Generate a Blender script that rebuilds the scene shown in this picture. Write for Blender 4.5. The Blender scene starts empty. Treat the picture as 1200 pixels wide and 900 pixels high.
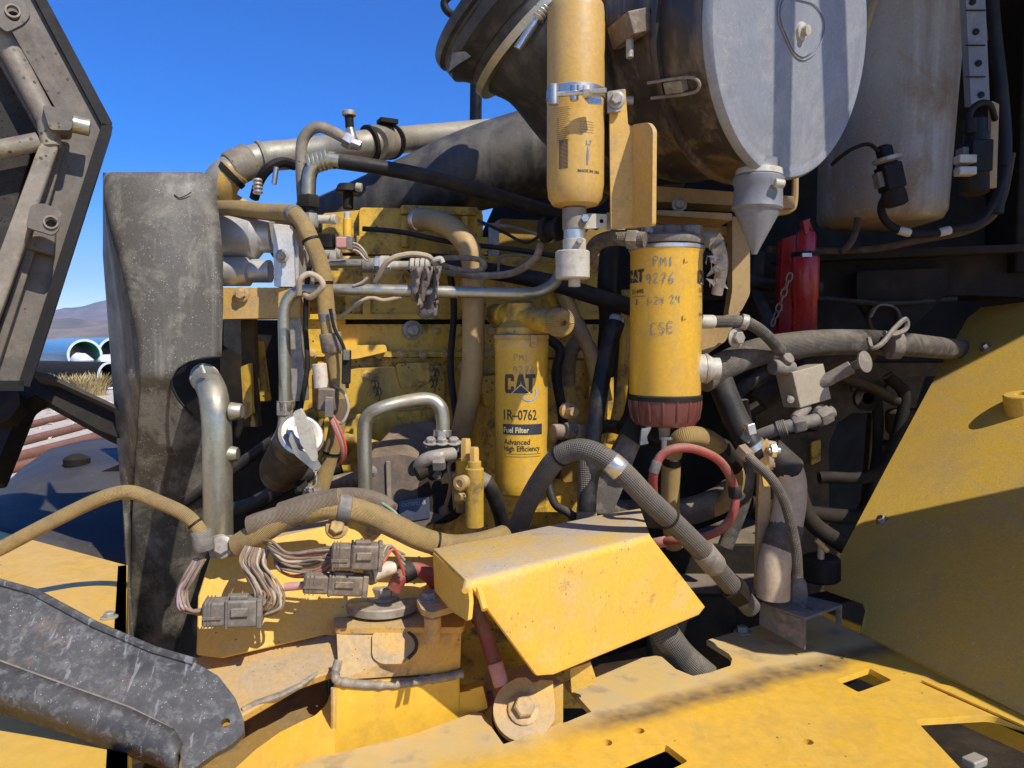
import bpy, bmesh, math, random
from mathutils import Vector, Matrix, geometry, noise
random.seed(7)
C = bpy.context.scene.collection
R = math.radians
# ---------------------------------------------------------------- camera
H = 2.2; F = 890.0; PITCH = R(3.2)
cam_d = bpy.data.cameras.new('camera'); cam = bpy.data.objects.new('camera', cam_d); C.objects.link(cam)
cam.location = (0, 0, H); cam.rotation_euler = (R(90) - PITCH, 0, 0)
cam_d.sensor_width = 36; cam_d.lens = 36 * F / 1200; cam_d.clip_start = .02; cam_d.clip_end = 60000
bpy.context.scene.camera = cam
# ---------------------------------------------------------------- sky, sun, exposure
EL, AZ = R(46), R(139)                    # azimuth clockwise from +Y
SUN = Vector((math.sin(AZ) * math.cos(EL), math.cos(AZ) * math.cos(EL), math.sin(EL)))
w = bpy.data.worlds.new('World'); bpy.context.scene.world = w; w.use_nodes = True
nt = w.node_tree; bg = nt.nodes['Background']
sky = nt.nodes.new('ShaderNodeTexSky'); sky.sky_type = 'NISHITA'; sky.sun_disc = False
sky.sun_elevation = EL; sky.sun_rotation = AZ; sky.altitude = 1800; sky.air_density = 1.0; sky.dust_density = .05; sky.ozone_density = 3.0
hs = nt.nodes.new('ShaderNodeHueSaturation'); hs.inputs['Saturation'].default_value = 1.52; hs.inputs['Hue'].default_value = .518; hs.inputs['Value'].default_value = 1.75; nt.links.new(sky.outputs[0], hs.inputs['Color']); nt.links.new(hs.outputs[0], bg.inputs[0]); bg.inputs[1].default_value = .1
sl = bpy.data.lights.new('sun', 'SUN'); sun = bpy.data.objects.new('sun', sl); C.objects.link(sun)
sl.energy = 5.0; sl.angle = R(.53); sl.color = (1, .945, .86); sun.location = (2, -2, 6)
sun.rotation_euler = SUN.to_track_quat('Z', 'Y').to_euler()
vs = bpy.context.scene.view_settings; vs.view_transform = 'Standard'; vs.look = 'None'; vs.exposure = 0.22; vs.gamma = 1; vs.use_curve_mapping = False
cy = bpy.context.scene.cycles; cy.max_bounces = 7; cy.diffuse_bounces = 4; cy.transparent_max_bounces = 8
# ---------------------------------------------------------------- measuring helpers
cP, sP = math.cos(PITCH), math.sin(PITCH)
CAM = Vector((0, 0, H))
def ray(px, py):
    x = (px - 600) / F; v = (450 - py) / F
    return Vector((x, cP + v * sP, v * cP - sP))
def at(px, py, Y):
    r = ray(px, py); return CAM + r * (Y / r.y)
def atz(px, py, Z):
    r = ray(px, py); return CAM + r * ((Z - H) / r.z)
def hit(px, py, p, n):
    r = ray(px, py); return CAM + r * ((p - CAM).dot(n) / r.dot(n))
def rp(px, Y): return px * Y / F
MA = R(27)
U = Vector((math.cos(MA), math.sin(MA), 0)); V = Vector((-math.sin(MA), math.cos(MA), 0)); Z = Vector((0, 0, 1))
RM = Matrix((U, V, Z)).transposed()
X = Vector((1, 0, 0)); Yv = Vector((0, 1, 0))
def frame(d, up=Z):
    d = Vector(d).normalized()
    if abs(d.dot(up)) > .98: up = X
    a = up.cross(d).normalized(); b = d.cross(a).normalized()
    return a, b, d
# ---------------------------------------------------------------- mesh builder
class MB:
    def __init__(s): s.v = []; s.f = []; s.uv = []
    def face(s, idx, uv=None):
        s.f.append(tuple(idx)); s.uv.append(uv)
    def add(s, vs_, fs, uvs=None):
        o = len(s.v); s.v += [Vector(v) for v in vs_]
        for i, f in enumerate(fs): s.face([o + k for k in f], uvs[i] if uvs else None)
        return s
    def box(s, c, size, rot=None):
        rot = RM if rot is None else rot; c = Vector(c); h = Vector(size) / 2
        vs_ = [c + rot @ Vector((sx * h.x, sy * h.y, sz * h.z)) for sz in (-1, 1) for sy in (-1, 1) for sx in (-1, 1)]
        return s.add(vs_, [(0, 2, 3, 1), (4, 5, 7, 6), (0, 1, 5, 4), (1, 3, 7, 5), (3, 2, 6, 7), (2, 0, 4, 6)])
    def lathe(s, p, axis, prof, n=32, cap=True, ex=1.0, up=Z):
        """prof: (radius, height along axis)"""
        a, b, d = frame(axis, up); p = Vector(p); rings = []; L = 0; ls = []
        o = len(s.v)
        for i, (r, h) in enumerate(prof):
            if i: L += math.hypot(r - prof[i-1][0], h - prof[i-1][1])
            ls.append(L)
            for k in range(n):
                t = 2 * math.pi * k / n
                s.v.append(p + d * h + (a * math.cos(t) * ex + b * math.sin(t)) * r)
        rr = max(q[0] for q in prof)
        for i in range(len(prof) - 1):
            for k in range(n):
                k2 = (k + 1) % n
                s.face((o + i*n + k, o + i*n + k2, o + (i+1)*n + k2, o + (i+1)*n + k),
                       [(ls[i], k/n*6.283*rr), (ls[i], (k+1)/n*6.283*rr), (ls[i+1], (k+1)/n*6.283*rr), (ls[i+1], k/n*6.283*rr)])
        if cap:
            if prof[0][0] > 1e-5: s.face([o + k for k in range(n)][::-1])
            if prof[-1][0] > 1e-5: s.face([o + (len(prof)-1)*n + k for k in range(n)])
        return s
    def cyl(s, p0, p1, r0, r1=None, n=20, c=.12):
        p0 = Vector(p0); p1 = Vector(p1); r1 = r0 if r1 is None else r1; L = (p1 - p0).length
        q = min(r0, r1, L) * c
        return s.lathe(p0, p1 - p0, [(max(r0 - q, 1e-4), 0), (r0, q), (r1, L - q), (max(r1 - q, 1e-4), L)], n)
    def hexh(s, p, axis, r, h, rot=0):
        a, b, d = frame(axis); p = Vector(p)
        def ring(rr, hh): return [p + d*hh + (a*math.cos(rot + k*math.pi/3) + b*math.sin(rot + k*math.pi/3))*rr for k in range(6)]
        vs_ = ring(r, 0) + ring(r, h*.82) + ring(r*.84, h)
        fs = [tuple(range(6))[::-1], tuple(range(12, 18))]
        for q in (0, 6):
            for k in range(6): fs.append((q+k, q+(k+1) % 6, q+6+(k+1) % 6, q+6+k))
        return s.add(vs_, fs)
    def bolt(s, p, axis, r, h=None, washer=True):
        h = h or r * .9; d = Vector(axis).normalized(); p = Vector(p)
        if washer: s.lathe(p, d, [(r*1.5, 0), (r*1.5, r*.2), (r*1.4, r*.26), (r*.5, r*.26)], 18); p = p + d*r*.2
        return s.hexh(p, d, r, h, random.random())
    def tube(s, pts, rad, n=12, cap=True):
        """pts world points, rad list"""
        o = len(s.v); m = len(pts); T = []
        for i in range(m):
            T.append((pts[min(i+1, m-1)] - pts[max(i-1, 0)]).normalized())
        a, b, _ = frame(T[0]); L = 0; ls = []
        for i in range(m):
            if i:
                L += (pts[i] - pts[i-1]).length
                a = (a - T[i] * a.dot(T[i])).normalized()
            b = T[i].cross(a)
            ls.append(L)
            for k in range(n):
                t = 2*math.pi*k/n
                s.v.append(pts[i] + (a*math.cos(t) + b*math.sin(t)) * rad[i])
        r0 = max(rad)
        for i in range(m-1):
            for k in range(n):
                k2 = (k+1) % n; v0 = k/n*6.283*r0; v1 = (k+1)/n*6.283*r0
                s.face((o+i*n+k, o+i*n+k2, o+(i+1)*n+k2, o+(i+1)*n+k), [(ls[i], v0), (ls[i], v1), (ls[i+1], v1), (ls[i+1], v0)])
        if cap:
            s.face([o+k for k in range(n)][::-1]); s.face([o+(m-1)*n+k for k in range(n)])
        return s
    def plate(s, outer, d, holes=()):
        """outer: world pts, d: thickness vector (back side = pts + d)"""
        loops = [list(outer)] + [list(h) for h in holes]
        tris = geometry.tessellate_polygon([[Vector(p) for p in l] for l in loops])
        flat = [Vector(p) for l in loops for p in l]; n = len(flat); o = len(s.v)
        s.v += flat + [p + d for p in flat]
        dn = Vector(d).normalized()
        for t in tris:
            a, b, c_ = (flat[i] for i in t)
            fl = (b-a).cross(c_-a).dot(dn) > 0
            t1 = t[::-1] if fl else t
            s.face([o+i for i in t1]); s.face([o+n+i for i in t1[::-1]])
        k = 0
        for l in loops:
            m = len(l)
            for i in range(m):
                j = (i+1) % m; s.face((o+k+i, o+k+j, o+n+k+j, o+n+k+i))
            k += m
        return s
    def sheet(s, grid, th=None):
        """grid[i][j] points"""
        o = len(s.v); a = len(grid); b = len(grid[0])
        s.v += [Vector(p) for row in grid for p in row]
        for i in range(a-1):
            for j in range(b-1): s.face((o+i*b+j, o+i*b+j+1, o+(i+1)*b+j+1, o+(i+1)*b+j))
        return s
OFF = {}
def setp(o, label=None, cat=None, group=None, kind=None):
    if label: o['label'] = label
    if cat: o['category'] = cat
    if group: o['group'] = group
    if kind: o['kind'] = kind
    return o
def thing(name, label, cat, loc, group=None):
    o = bpy.data.objects.new(name, None); C.objects.link(o); o.location = loc; o.empty_display_size = .02
    OFF[o.name] = Vector(loc); return setp(o, label, cat, group)
def build(name, mb, m, parent=None, bevel=0, sm=38, label=None, solid=0, fix=True):
    off = OFF[parent.name] if parent else sum(mb.v, Vector()) / max(1, len(mb.v))
    me = bpy.data.meshes.new(name)
    me.from_pydata([v - off for v in mb.v], [], mb.f)
    uvl = me.uv_layers.new(name='UVMap'); k = 0
    buf = []
    for f, u in zip(mb.f, mb.uv):
        if u: buf += [c for p in u for c in p]
        else: buf += [0.0, 0.0] * len(f)
    uvl.data.foreach_set('uv', buf)
    if fix:
        bm = bmesh.new(); bm.from_mesh(me); bmesh.ops.recalc_face_normals(bm, faces=bm.faces); bm.to_mesh(me); bm.free()
    me.polygons.foreach_set('use_smooth', [True] * len(me.polygons))
    me.set_sharp_from_angle(angle=R(sm))
    me.materials.append(m)
    o = bpy.data.objects.new(name, me); C.objects.link(o)
    if parent: o.parent = parent; OFF[o.name] = OFF[parent.name]
    else: o.location = off; OFF[o.name] = off.copy()
    if solid:
        q = o.modifiers.new('solid', 'SOLIDIFY'); q.thickness = solid; q.offset = 0
    if bevel:
        q = o.modifiers.new('bevel', 'BEVEL'); q.width = bevel; q.segments = 2; q.limit_method = 'ANGLE'; q.angle_limit = R(35); q.harden_normals = True
    if label: o['label'] = label
    return o
def solo(name, mb, m, label, cat, group=None, kind=None, **k):
    return setp(build(name, mb, m, **k), label, cat, group, kind)
def struct(name, mb, m, **k): return setp(build(name, mb, m, **k), kind='structure')
def spline(P, n=8):
    """centripetal-ish Catmull-Rom through vectors"""
    if len(P) < 3: 
        return [P[0].lerp(P[-1], i/n) for i in range(n+1)]
    Q = [P[0]*2 - P[1]] + list(P) + [P[-1]*2 - P[-2]]; out = []
    for i in range(1, len(Q)-2):
        p0, p1, p2, p3 = Q[i-1:i+3]
        for k in range(n):
            t = k/n; out.append(.5*((2*p1) + (p2-p0)*t + (2*p0-5*p1+4*p2-p3)*t*t + (3*p1-p0-3*p2+p3)*t**3))
    out.append(Q[-2]); return out
def path(P, n=8): return spline([at(*p[:3]) for p in P], n)
def tb(mb, P, r, n=12, seg=8, taper=None):
    """P list of (px,py,Y); r in photo pixels at mean depth"""
    pts = path(P, seg); Y = sum(p[2] for p in P)/len(P); rr = rp(r, Y)
    return mb.tube(pts, [rr]*len(pts), n)
def hose(name, label, P, r, m, cat='hose', bands=(), n=14, seg=9, group=None, pname='hose_body', nuts=()):
    """bands: (t, width_px, scale, material, partname)"""
    pts = path(P, seg); Y = sum(p[2] for p in P)/len(P); rr = rp(r, Y)
    mb = MB().tube(pts, [rr]*len(pts), n)
    if not bands and not nuts: return solo(name, mb, m, label, cat, group)
    t = thing(name, label, cat, pts[0], group)
    build(pname, mb, m, t)
    for (q, wpx, sc, bm_, pn) in bands:
        i = min(len(pts)-2, int(q*(len(pts)-1))); d = (pts[i+1]-pts[i]).normalized(); wv = rp(wpx, Y)
        b = MB()
        if pn in ('nut', 'hex_fitting'): b.hexh(pts[i] - d*wv/2, d, rr*sc, wv, .3)
        elif pn == 'crimp_collar':
            k = 5; pr = []
            for j in range(k):
                h0 = wv*j/k; pr += [(rr*sc*.9, h0), (rr*sc, h0+wv/k*.25), (rr*sc, h0+wv/k*.75), (rr*sc*.9, h0+wv/k*.98)]
            b.lathe(pts[i] - d*wv/2, d, pr, 18)
        else:
            b.lathe(pts[i] - d*wv/2, d, [(rr*sc*.93, 0), (rr*sc, wv*.08), (rr*sc, wv*.92), (rr*sc*.93, wv)], 20)
        build(pn, b, bm_, t)
    return t
def poly(P, Y): return [at(x, y, Y) for x, y in P]
def pplane(P, p, n): return [hit(x, y, p, n) for x, y in P]
def rounded(P, r, k=4):
    """round the corners of a planar polygon"""
    out = []; m = len(P)
    for i in range(m):
        a, b, c_ = P[i-1], P[i], P[(i+1) % m]
        d1 = (a-b); d2 = (c_-b); q = min(r, d1.length*.45, d2.length*.45)
        s_, e = b + d1.normalized()*q, b + d2.normalized()*q
        for j in range(k+1):
            t = j/k; out.append(s_.lerp(b, t).lerp(b.lerp(e, t), t))
    return out
def circ(c, n, r, k=20, ph=0):
    a, b, _ = frame(n); return [Vector(c) + (a*math.cos(ph+6.2832*i/k) + b*math.sin(ph+6.2832*i/k))*r for i in range(k)]
# ---------------------------------------------------------------- materials
def mat(name, col, col2=None, rough=.55, metal=0.0, vscale=6, grime=None, dust=None, speck=None, bump=.15, bscale=220,
        streak=None, pattern=None, pscale=1.0, coat=0, rust=None, scr=None, fine=(.13, 170)):
    m = bpy.data.materials.new(name); m.use_nodes = True; t = m.node_tree; N = t.nodes; L = t.links
    B = N['Principled BSDF']; tc = N.new('ShaderNodeTexCoord'); co = tc.outputs['Object']
    def nz(sc, det=6, ro=.6, dist=0, vec=None):
        n = N.new('ShaderNodeTexNoise'); n.inputs['Scale'].default_value = sc; n.inputs['Detail'].default_value = det
        n.inputs['Roughness'].default_value = ro; n.inputs['Distortion'].default_value = dist; L.new(vec or co, n.inputs['Vector']); return n.outputs[0]
    def mp(v, a, b, c_=0, d=1):
        n = N.new('ShaderNodeMapRange'); L.new(v, n.inputs[0])
        for i, q in zip((1, 2, 3, 4), (a, b, c_, d)): n.inputs[i].default_value = q
        return n.outputs[0]
    def mx(a, b, f, blend='MIX'):
        n = N.new('ShaderNodeMix'); n.data_type = 'RGBA'; n.blend_type = blend
        for k, q in ((6, a), (7, b)):
            if isinstance(q, (tuple, list)): n.inputs[k].default_value = (*q[:3], 1)
            else: L.new(q, n.inputs[k])
        if isinstance(f, (int, float)): n.inputs[0].default_value = f
        else: L.new(f, n.inputs[0])
        return n.outputs[2]
    def ma(op, a, b=None):
        n = N.new('ShaderNodeMath'); n.operation = op
        for k, q in enumerate((a, b)):
            if q is None: continue
            if isinstance(q, (int, float)): n.inputs[k].default_value = q
            else: L.new(q, n.inputs[k])
        return n.outputs[0]
    def scaled(v):
        n = N.new('ShaderNodeMapping'); n.inputs['Scale'].default_value = v; L.new(co, n.inputs[0]); return n.outputs[0]
    c = mx(col, col2 or tuple(q*.72 for q in col), mp(nz(vscale), .35, .68))
    rg = mp(nz(vscale*4), .3, .7, max(.05, rough-.12), min(1, rough+.14))
    mt = None; H_ = ma('MULTIPLY', nz(bscale, 4), .5); 
    if streak:                                            # vertical drip marks (rain and oil runs)
        v = nz(1, 5, .65, 0, scaled((streak[2], streak[2], streak[2]*.07)))
        c = mx(c, streak[0], ma('MULTIPLY', mp(v, .5, .66), streak[1]))
    if grime:
        g = ma('MULTIPLY', mp(nz(grime[2], 9, .72, .4), .5, .62), grime[1]); c = mx(c, grime[0], g); rg = ma('ADD', rg, ma('MULTIPLY', g, .2))
    if rust:
        g = ma('MULTIPLY', mp(nz(rust[2], 10, .75, .2), .58, .66), rust[1]); c = mx(c, rust[0], g)
    if dust:                                              # settles on faces that look up
        ge = N.new('ShaderNodeNewGeometry'); sx = N.new('ShaderNodeSeparateXYZ'); L.new(ge.outputs['Normal'], sx.inputs[0])
        up = mp(sx.outputs[2], dust[3] if len(dust) > 3 else -.1, dust[4] if len(dust) > 4 else .75, dust[2] if len(dust) > 2 else .12, 1); n1 = mp(nz(9, 8, .7), .3, .62); n2 = mp(nz(160, 4, .7), .25, .7, .6, 1)
        g = ma('MULTIPLY', ma('MULTIPLY', ma('MULTIPLY', up, n1), n2), dust[1]); c = mx(c, dust[0], g); rg = ma('ADD', rg, ma('MULTIPLY', g, .35))
        mt = g
    if speck:
        v = N.new('ShaderNodeTexVoronoi'); v.inputs['Scale'].default_value = speck[2]; L.new(co, v.inputs['Vector'])
        g = ma('MULTIPLY', ma('LESS_THAN', v.outputs['Distance'], speck[1]), mp(nz(speck[2]*.22, 3), .48, .56)); c = mx(c, speck[0], g)
        H_ = ma('SUBTRACT', H_, ma('MULTIPLY', g, .6))
    if scr:
        v = nz(1, 3, .5, .2, scaled((scr[2], scr[2]*.05, scr[2]*.35))); c = mx(c, scr[0], ma('MULTIPLY', mp(v, .64, .67), scr[1]))
    if fine:                                              # fine mottling of dust and wear
        v = mp(nz(fine[1], 5, .75), .36, .66, 1 - fine[0], 1 + fine[0]*.45); q = N.new('ShaderNodeVectorMath'); q.operation = 'SCALE'; L.new(c, q.inputs[0]); L.new(v, q.inputs[3]); c = q.outputs[0]
    if pattern:
        sp = N.new('ShaderNodeSeparateXYZ'); L.new(tc.outputs['UV'], sp.inputs[0]); u, v = sp.outputs[0], sp.outputs[1]
        if pattern == 'braid':
            a = ma('SINE', ma('MULTIPLY', ma('ADD', u, v), 1900*pscale)); b = ma('SINE', ma('MULTIPLY', ma('SUBTRACT', u, v), 1900*pscale))
            g = ma('MULTIPLY', ma('ADD', ma('MULTIPLY', a, b), 1), .5)
            c = mx(c, tuple(q*.4 for q in col), mp(g, .42, .1, 0, .7)); H_ = ma('ADD', H_, ma('MULTIPLY', g, 1.1))
        elif pattern == 'ribs':
            a = ma('SINE', ma('MULTIPLY', u, 900*pscale)); H_ = ma('ADD', H_, ma('MULTIPLY', a, .8)); 
        elif pattern == 'knurl':
            a = ma('SINE', ma('MULTIPLY', v, 1600*pscale)); H_ = ma('ADD', H_, ma('MULTIPLY', a, 1.2))
    L.new(c, B.inputs['Base Color']); L.new(rg, B.inputs['Roughness'])
    if metal:
        if mt is not None: L.new(ma('MULTIPLY', ma('SUBTRACT', 1.0, mt), metal), B.inputs['Metallic'])
        else: B.inputs['Metallic'].default_value = metal
    if coat: B.inputs['Coat Weight'].default_value = coat; B.inputs['Coat Roughness'].default_value = .12
    bu = N.new('ShaderNodeBump'); bu.inputs['Strength'].default_value = min(1, bump*2.2); bu.inputs['Distance'].default_value = .0012 if not pattern else .0016
    L.new(H_, bu.inputs['Height']); L.new(bu.outputs[0], B.inputs['Normal'])
    return m
DUST = (.44, .36, .24); BLK = (.022, .02, .018)
M = {}
M['yel'] = mat('yellow paint', (.8, .465, .036), (.75, .43, .034), .38, vscale=3, grime=((.45, .27, .06), .3, 14), dust=(DUST, .22, .1), speck=((.2, .13, .06), .07, 40), bump=.1, bscale=90, fine=(.1, 60), scr=((.85, .6, .22), .12, 160))
M['yeld'] = mat('dusty yellow paint', (.66, .38, .05), (.54, .31, .06), .6, vscale=9, grime=((.33, .22, .11), .6, 18), dust=((.46, .37, .25), .9, .2), rust=((.18, .1, .05), .8, 30), speck=((.14, .09, .05), .1, 120), bump=.35, bscale=160)
M['yelc'] = mat('yellow guard paint', (.78, .47, .05), (.7, .42, .06), .5, vscale=7, grime=((.62, .44, .2), .5, 9), dust=((.47, .39, .29), 1.25, .1, .72, .95), rust=((.27, .16, .08), .8, 13), speck=((.2, .13, .08), .1, 90), bump=.22, bscale=160)
M['yele'] = mat('oily engine yellow', (.7, .42, .028), (.5, .3, .025), .42, vscale=7, grime=((.1, .07, .03), .85, 22), dust=((.42, .3, .15), .6, .0), speck=((.05, .035, .02), .16, 80), bump=.3, bscale=120, streak=((.16, .1, .04), .5, 14))
M['yelp'] = mat('panel yellow paint', (.74, .46, .06), (.66, .4, .06), .36, vscale=3, grime=((.4, .27, .1), .3, 9), dust=((.5, .38, .2), .3, .1), speck=((.75, .65, .45), .1, 70), scr=((.55, .4, .16), .35, 35), bump=.5, bscale=420)
M['can'] = mat('filter yellow', (.76, .43, .03), (.68, .38, .028), .3, vscale=5, grime=((.5, .3, .09), .3, 20), dust=(DUST, .5, .14), bump=.05, bscale=60, streak=((.5, .33, .1), .35, 30), coat=.2)
M['cand'] = mat('dusty filter yellow', (.6, .34, .05), (.5, .29, .05), .42, vscale=6, grime=((.45, .28, .13), .45, 16), dust=(DUST, .7, .25), bump=.06, bscale=90, streak=((.42, .27, .12), .4, 30))
M['guard'] = mat('dusty black sheet', (.1, .09, .07), (.06, .054, .042), .55, vscale=5, fine=(.22, 260), grime=((.24, .22, .165), .7, 13), speck=((.34, .31, .26), .2, 260), streak=((.25, .235, .19), .7, 30), dust=((.3, .25, .19), .35, .1), bump=.2, bscale=200)
M['blk'] = mat('black paint', (.006, .0055, .005), (.01, .009, .008), .55, grime=((.026, .02, .014), .5, 12), dust=((.1, .08, .055), .35, .0), bump=.2, bscale=150)
M['blkd'] = mat('grimy black metal', (.008, .007, .006), (.018, .014, .009), .75, grime=((.045, .03, .015), .55, 9), dust=((.08, .06, .04), .5, .0), bump=.4, bscale=120)
M['blkg'] = mat('glossy dark hood', (.05, .046, .042), (.07, .064, .058), .55, vscale=2, grime=((.1, .095, .085), .5, 5), speck=((.3, .28, .25), .1, 80), bump=.05, bscale=30, coat=0)
M['lever'] = mat('scraped black steel', (.038, .036, .033), (.06, .056, .05), .5, vscale=14, grime=((.17, .165, .155), .6, 110), rust=((.26, .16, .09), .6, 9), speck=((.4, .38, .34), .13, 240), dust=((.3, .27, .21), .2, .1), bump=.25, bscale=200, scr=((.3, .3, .29), .5, 130))
M['door'] = mat('door flange steel', (.11, .092, .068), (.06, .052, .04), .55, vscale=12, grime=((.2, .155, .1), .7, 14), rust=((.2, .13, .06), .7, 9), speck=((.05, .045, .04), .2, 100), dust=(DUST, .5, .1), bump=.3, bscale=120)
M['foam'] = mat('dark acoustic foam', (.03, .028, .025), (.045, .04, .035), .95, grime=((.075, .065, .05), .6, 20), speck=((.02, .02, .02), .25, 220), bump=.8, bscale=260)
M['dtube'] = mat('muddy steel tube', (.25, .21, .15), (.15, .125, .09), .6, vscale=14, grime=((.33, .28, .18), .7, 18), rust=((.22, .12, .06), .7, 12), speck=((.06, .05, .04), .2, 90), bump=.35, bscale=120)
M['zinc'] = mat('zinc plated tube', (.46, .44, .34), (.34, .32, .23), .34, .85, vscale=9, grime=((.36, .3, .2), .55, 16), dust=(DUST, .6, .08), speck=((.12, .1, .08), .1, 90), bump=.08, bscale=90)
M['steel'] = mat('bright steel', (.62, .6, .55), (.5, .48, .42), .3, .9, grime=((.34, .27, .18), .5, 25), dust=(DUST, .5, .05), bump=.1)
M['bolt'] = mat('dusty bolt steel', (.4, .37, .31), (.3, .27, .22), .5, .4, vscale=60, grime=((.24, .19, .13), .6, 60), dust=(DUST, .6, .1), bump=.15)
M['ybolt'] = mat('painted bolt', (.55, .35, .1), (.4, .25, .1), .5, .1, vscale=60, grime=((.2, .15, .09), .5, 60), dust=(DUST, .6, .1), bump=.15)
M['alu'] = mat('cast aluminium', (.62, .62, .6), (.5, .49, .47), .42, .55, vscale=12, grime=((.5, .42, .3), .5, 14), dust=((.52, .44, .32), .8, .15), bump=.3, bscale=260)
M['cap'] = mat('grey housing cover', (.27, .275, .285), (.21, .215, .225), .5, .1, vscale=5, grime=((.42, .4, .36), .4, 9), speck=((.5, .49, .45), .12, 180), streak=((.17, .17, .17), .4, 14), bump=.1)
M['house'] = mat('brown stained black housing', (.02, .019, .019), (.05, .035, .02), .38, vscale=6, grime=((.16, .09, .03), .85, 7), streak=((.26, .19, .12), .55, 26), dust=((.24, .18, .12), .45, .05), bump=.12, coat=.1)
M['duct'] = mat('black rubber duct', (.02, .02, .02), (.03, .028, .027), .5, grime=((.09, .078, .062), .6, 10), dust=((.26, .23, .18), .55, .0), bump=.2, streak=((.13, .12, .1), .5, 25))
M['rub'] = mat('black rubber hose', (.011, .011, .012), (.018, .017, .016), .5, grime=((.05, .04, .03), .5, 20), dust=((.2, .165, .12), .5, .0), bump=.2)
M['rubg'] = mat('dusty grey hose', (.07, .063, .053), (.045, .04, .034), .75, vscale=20, grime=((.26, .22, .17), .6, 25), dust=(DUST, .8, .15), bump=.4, pattern='braid', pscale=.7)
M['navy'] = mat('smooth black tube', (.008, .008, .009), (.014, .013, .013), .4, grime=((.08, .07, .06), .4, 12), bump=.04)
M['tan'] = mat('dusty tan sleeve', (.5, .4, .27), (.4, .31, .2), .8, vscale=15, grime=((.3, .22, .13), .5, 20), dust=(DUST, .6, .3), bump=.3)
M['braid'] = mat('golden braided sleeve', (.62, .42, .14), (.5, .32, .11), .7, vscale=14, grime=((.32, .21, .09), .5, 18), dust=(DUST, .25, .05), bump=.45, pattern='braid', pscale=1.0)
M['braidd'] = mat('brown braided sleeve', (.3, .21, .115), (.22, .15, .09), .8, vscale=14, grime=((.4, .31, .2), .6, 18), dust=(DUST, .7, .1), bump=.45, pattern='braid', pscale=1.0)
M['braidg'] = mat('grey braided hose', (.13, .117, .095), (.08, .072, .06), .7, vscale=14, grime=((.07, .06, .05), .5, 18), dust=(DUST, .6, .0), bump=.5, pattern='braid', pscale=.55)
M['rubyel'] = mat('ochre rubber pipe', (.42, .27, .09), (.33, .21, .08), .5, vscale=10, grime=((.2, .13, .07), .6, 10), dust=((.46, .34, .2), .8, .1), bump=.12)
M['ybk'] = mat('oily shaded yellow', (.3, .18, .03), (.16, .1, .025), .5, vscale=9, grime=((.04, .03, .018), .9, 9), dust=((.3, .23, .15), .6, .0), bump=.3, bscale=120)  # darkened engine yellow: shade put into the colour along with the oil
M['boot'] = mat('grey rubber boot', (.2, .2, .2), (.16, .16, .16), .5, grime=((.3, .28, .24), .4, 14), bump=.08)
M['pipeg'] = mat('dusty olive pipe', (.34, .32, .25), (.24, .22, .17), .45, .35, vscale=10, grime=((.3, .24, .15), .6, 14), dust=(DUST, .6, .1), streak=((.2, .17, .12), .5, 30), bump=.15)
M['red'] = mat('red enamel', (.36, .012, .014), (.28, .01, .01), .3, grime=((.2, .03, .02), .4, 12), dust=((.35, .15, .1), .3, 0), bump=.04)
M['redh'] = mat('dusty red hose', (.3, .045, .035), (.22, .04, .03), .6, vscale=20, grime=((.26, .12, .08), .7, 20), dust=(DUST, .7, .05), bump=.2)
M['pink'] = mat('pink hose', (.62, .3, .24), None, .6, dust=(DUST, .5, .05), bump=.1)
M['conn'] = mat('dusty grey connector', (.15, .138, .12), (.1, .092, .08), .7, vscale=25, grime=((.3, .25, .19), .6, 40), dust=(DUST, .6, .1), bump=.3)
M['conb'] = mat('dusty brown connector', (.14, .1, .066), (.1, .072, .05), .75, vscale=25, grime=((.33, .26, .18), .6, 40), dust=(DUST, .8, .1), bump=.3)
M['wire'] = mat('dusty wires', (.28, .19, .115), (.2, .135, .085), .65, vscale=30, grime=((.25, .17, .12), .5, 40), bump=.1)
M['wirer'] = mat('red wire', (.6, .09, .06), None, .5, dust=(DUST, .4, .05), bump=.1)
M['wirew'] = mat('white wire', (.42, .36, .28), None, .5, dust=(DUST, .4, .05), bump=.1)
M['wireg'] = mat('green wire', (.22, .36, .26), None, .5, dust=(DUST, .4, .05), bump=.1)
M['wirep'] = mat('mauve wire', (.4, .24, .3), None, .5, dust=(DUST, .4, .05), bump=.1)
M['white'] = mat('off white plastic', (.52, .48, .38), (.42, .38, .29), .5, grime=((.25, .2, .13), .6, 25), bump=.08)
M['label'] = mat('black printed band', (.03, .033, .045), (.05, .05, .055), .35, bump=.03)
M['print'] = mat('black print', (.03, .024, .018), (.06, .045, .03), .45, vscale=90, bump=.03)
M['lite'] = mat('cream print', (.75, .62, .3), None, .45, bump=.03)
M['ink'] = mat('blue grey marker ink', (.1, .15, .18), (.17, .21, .21), .4, vscale=80, bump=.03)
M['bluep'] = mat('blue seal print', (.2, .28, .45), (.35, .4, .5), .4, vscale=150, bump=.03)
M['tank'] = mat('translucent grey brown tank', (.32, .27, .19), (.2, .16, .11), .5, vscale=3, grime=((.26, .165, .07), .8, 5), streak=((.5, .46, .38), .7, 10), speck=((.45, .38, .27), .12, 120), bump=.1)
M['rusty'] = mat('rusty casting', (.085, .052, .02), (.04, .026, .013), .8, vscale=12, grime=((.14, .09, .04), .6, 14), bump=.5)
M['weld'] = mat('weld bead', (.3, .26, .2), (.18, .155, .12), .6, .15, vscale=60, grime=((.5, .38, .2), .7, 40), bump=.5, bscale=400)
M['rag'] = mat('dirty grey cloth', (.24, .2, .16), (.15, .12, .1), .95, vscale=30, grime=((.35, .28, .2), .5, 25), bump=.5, bscale=500)
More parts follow.
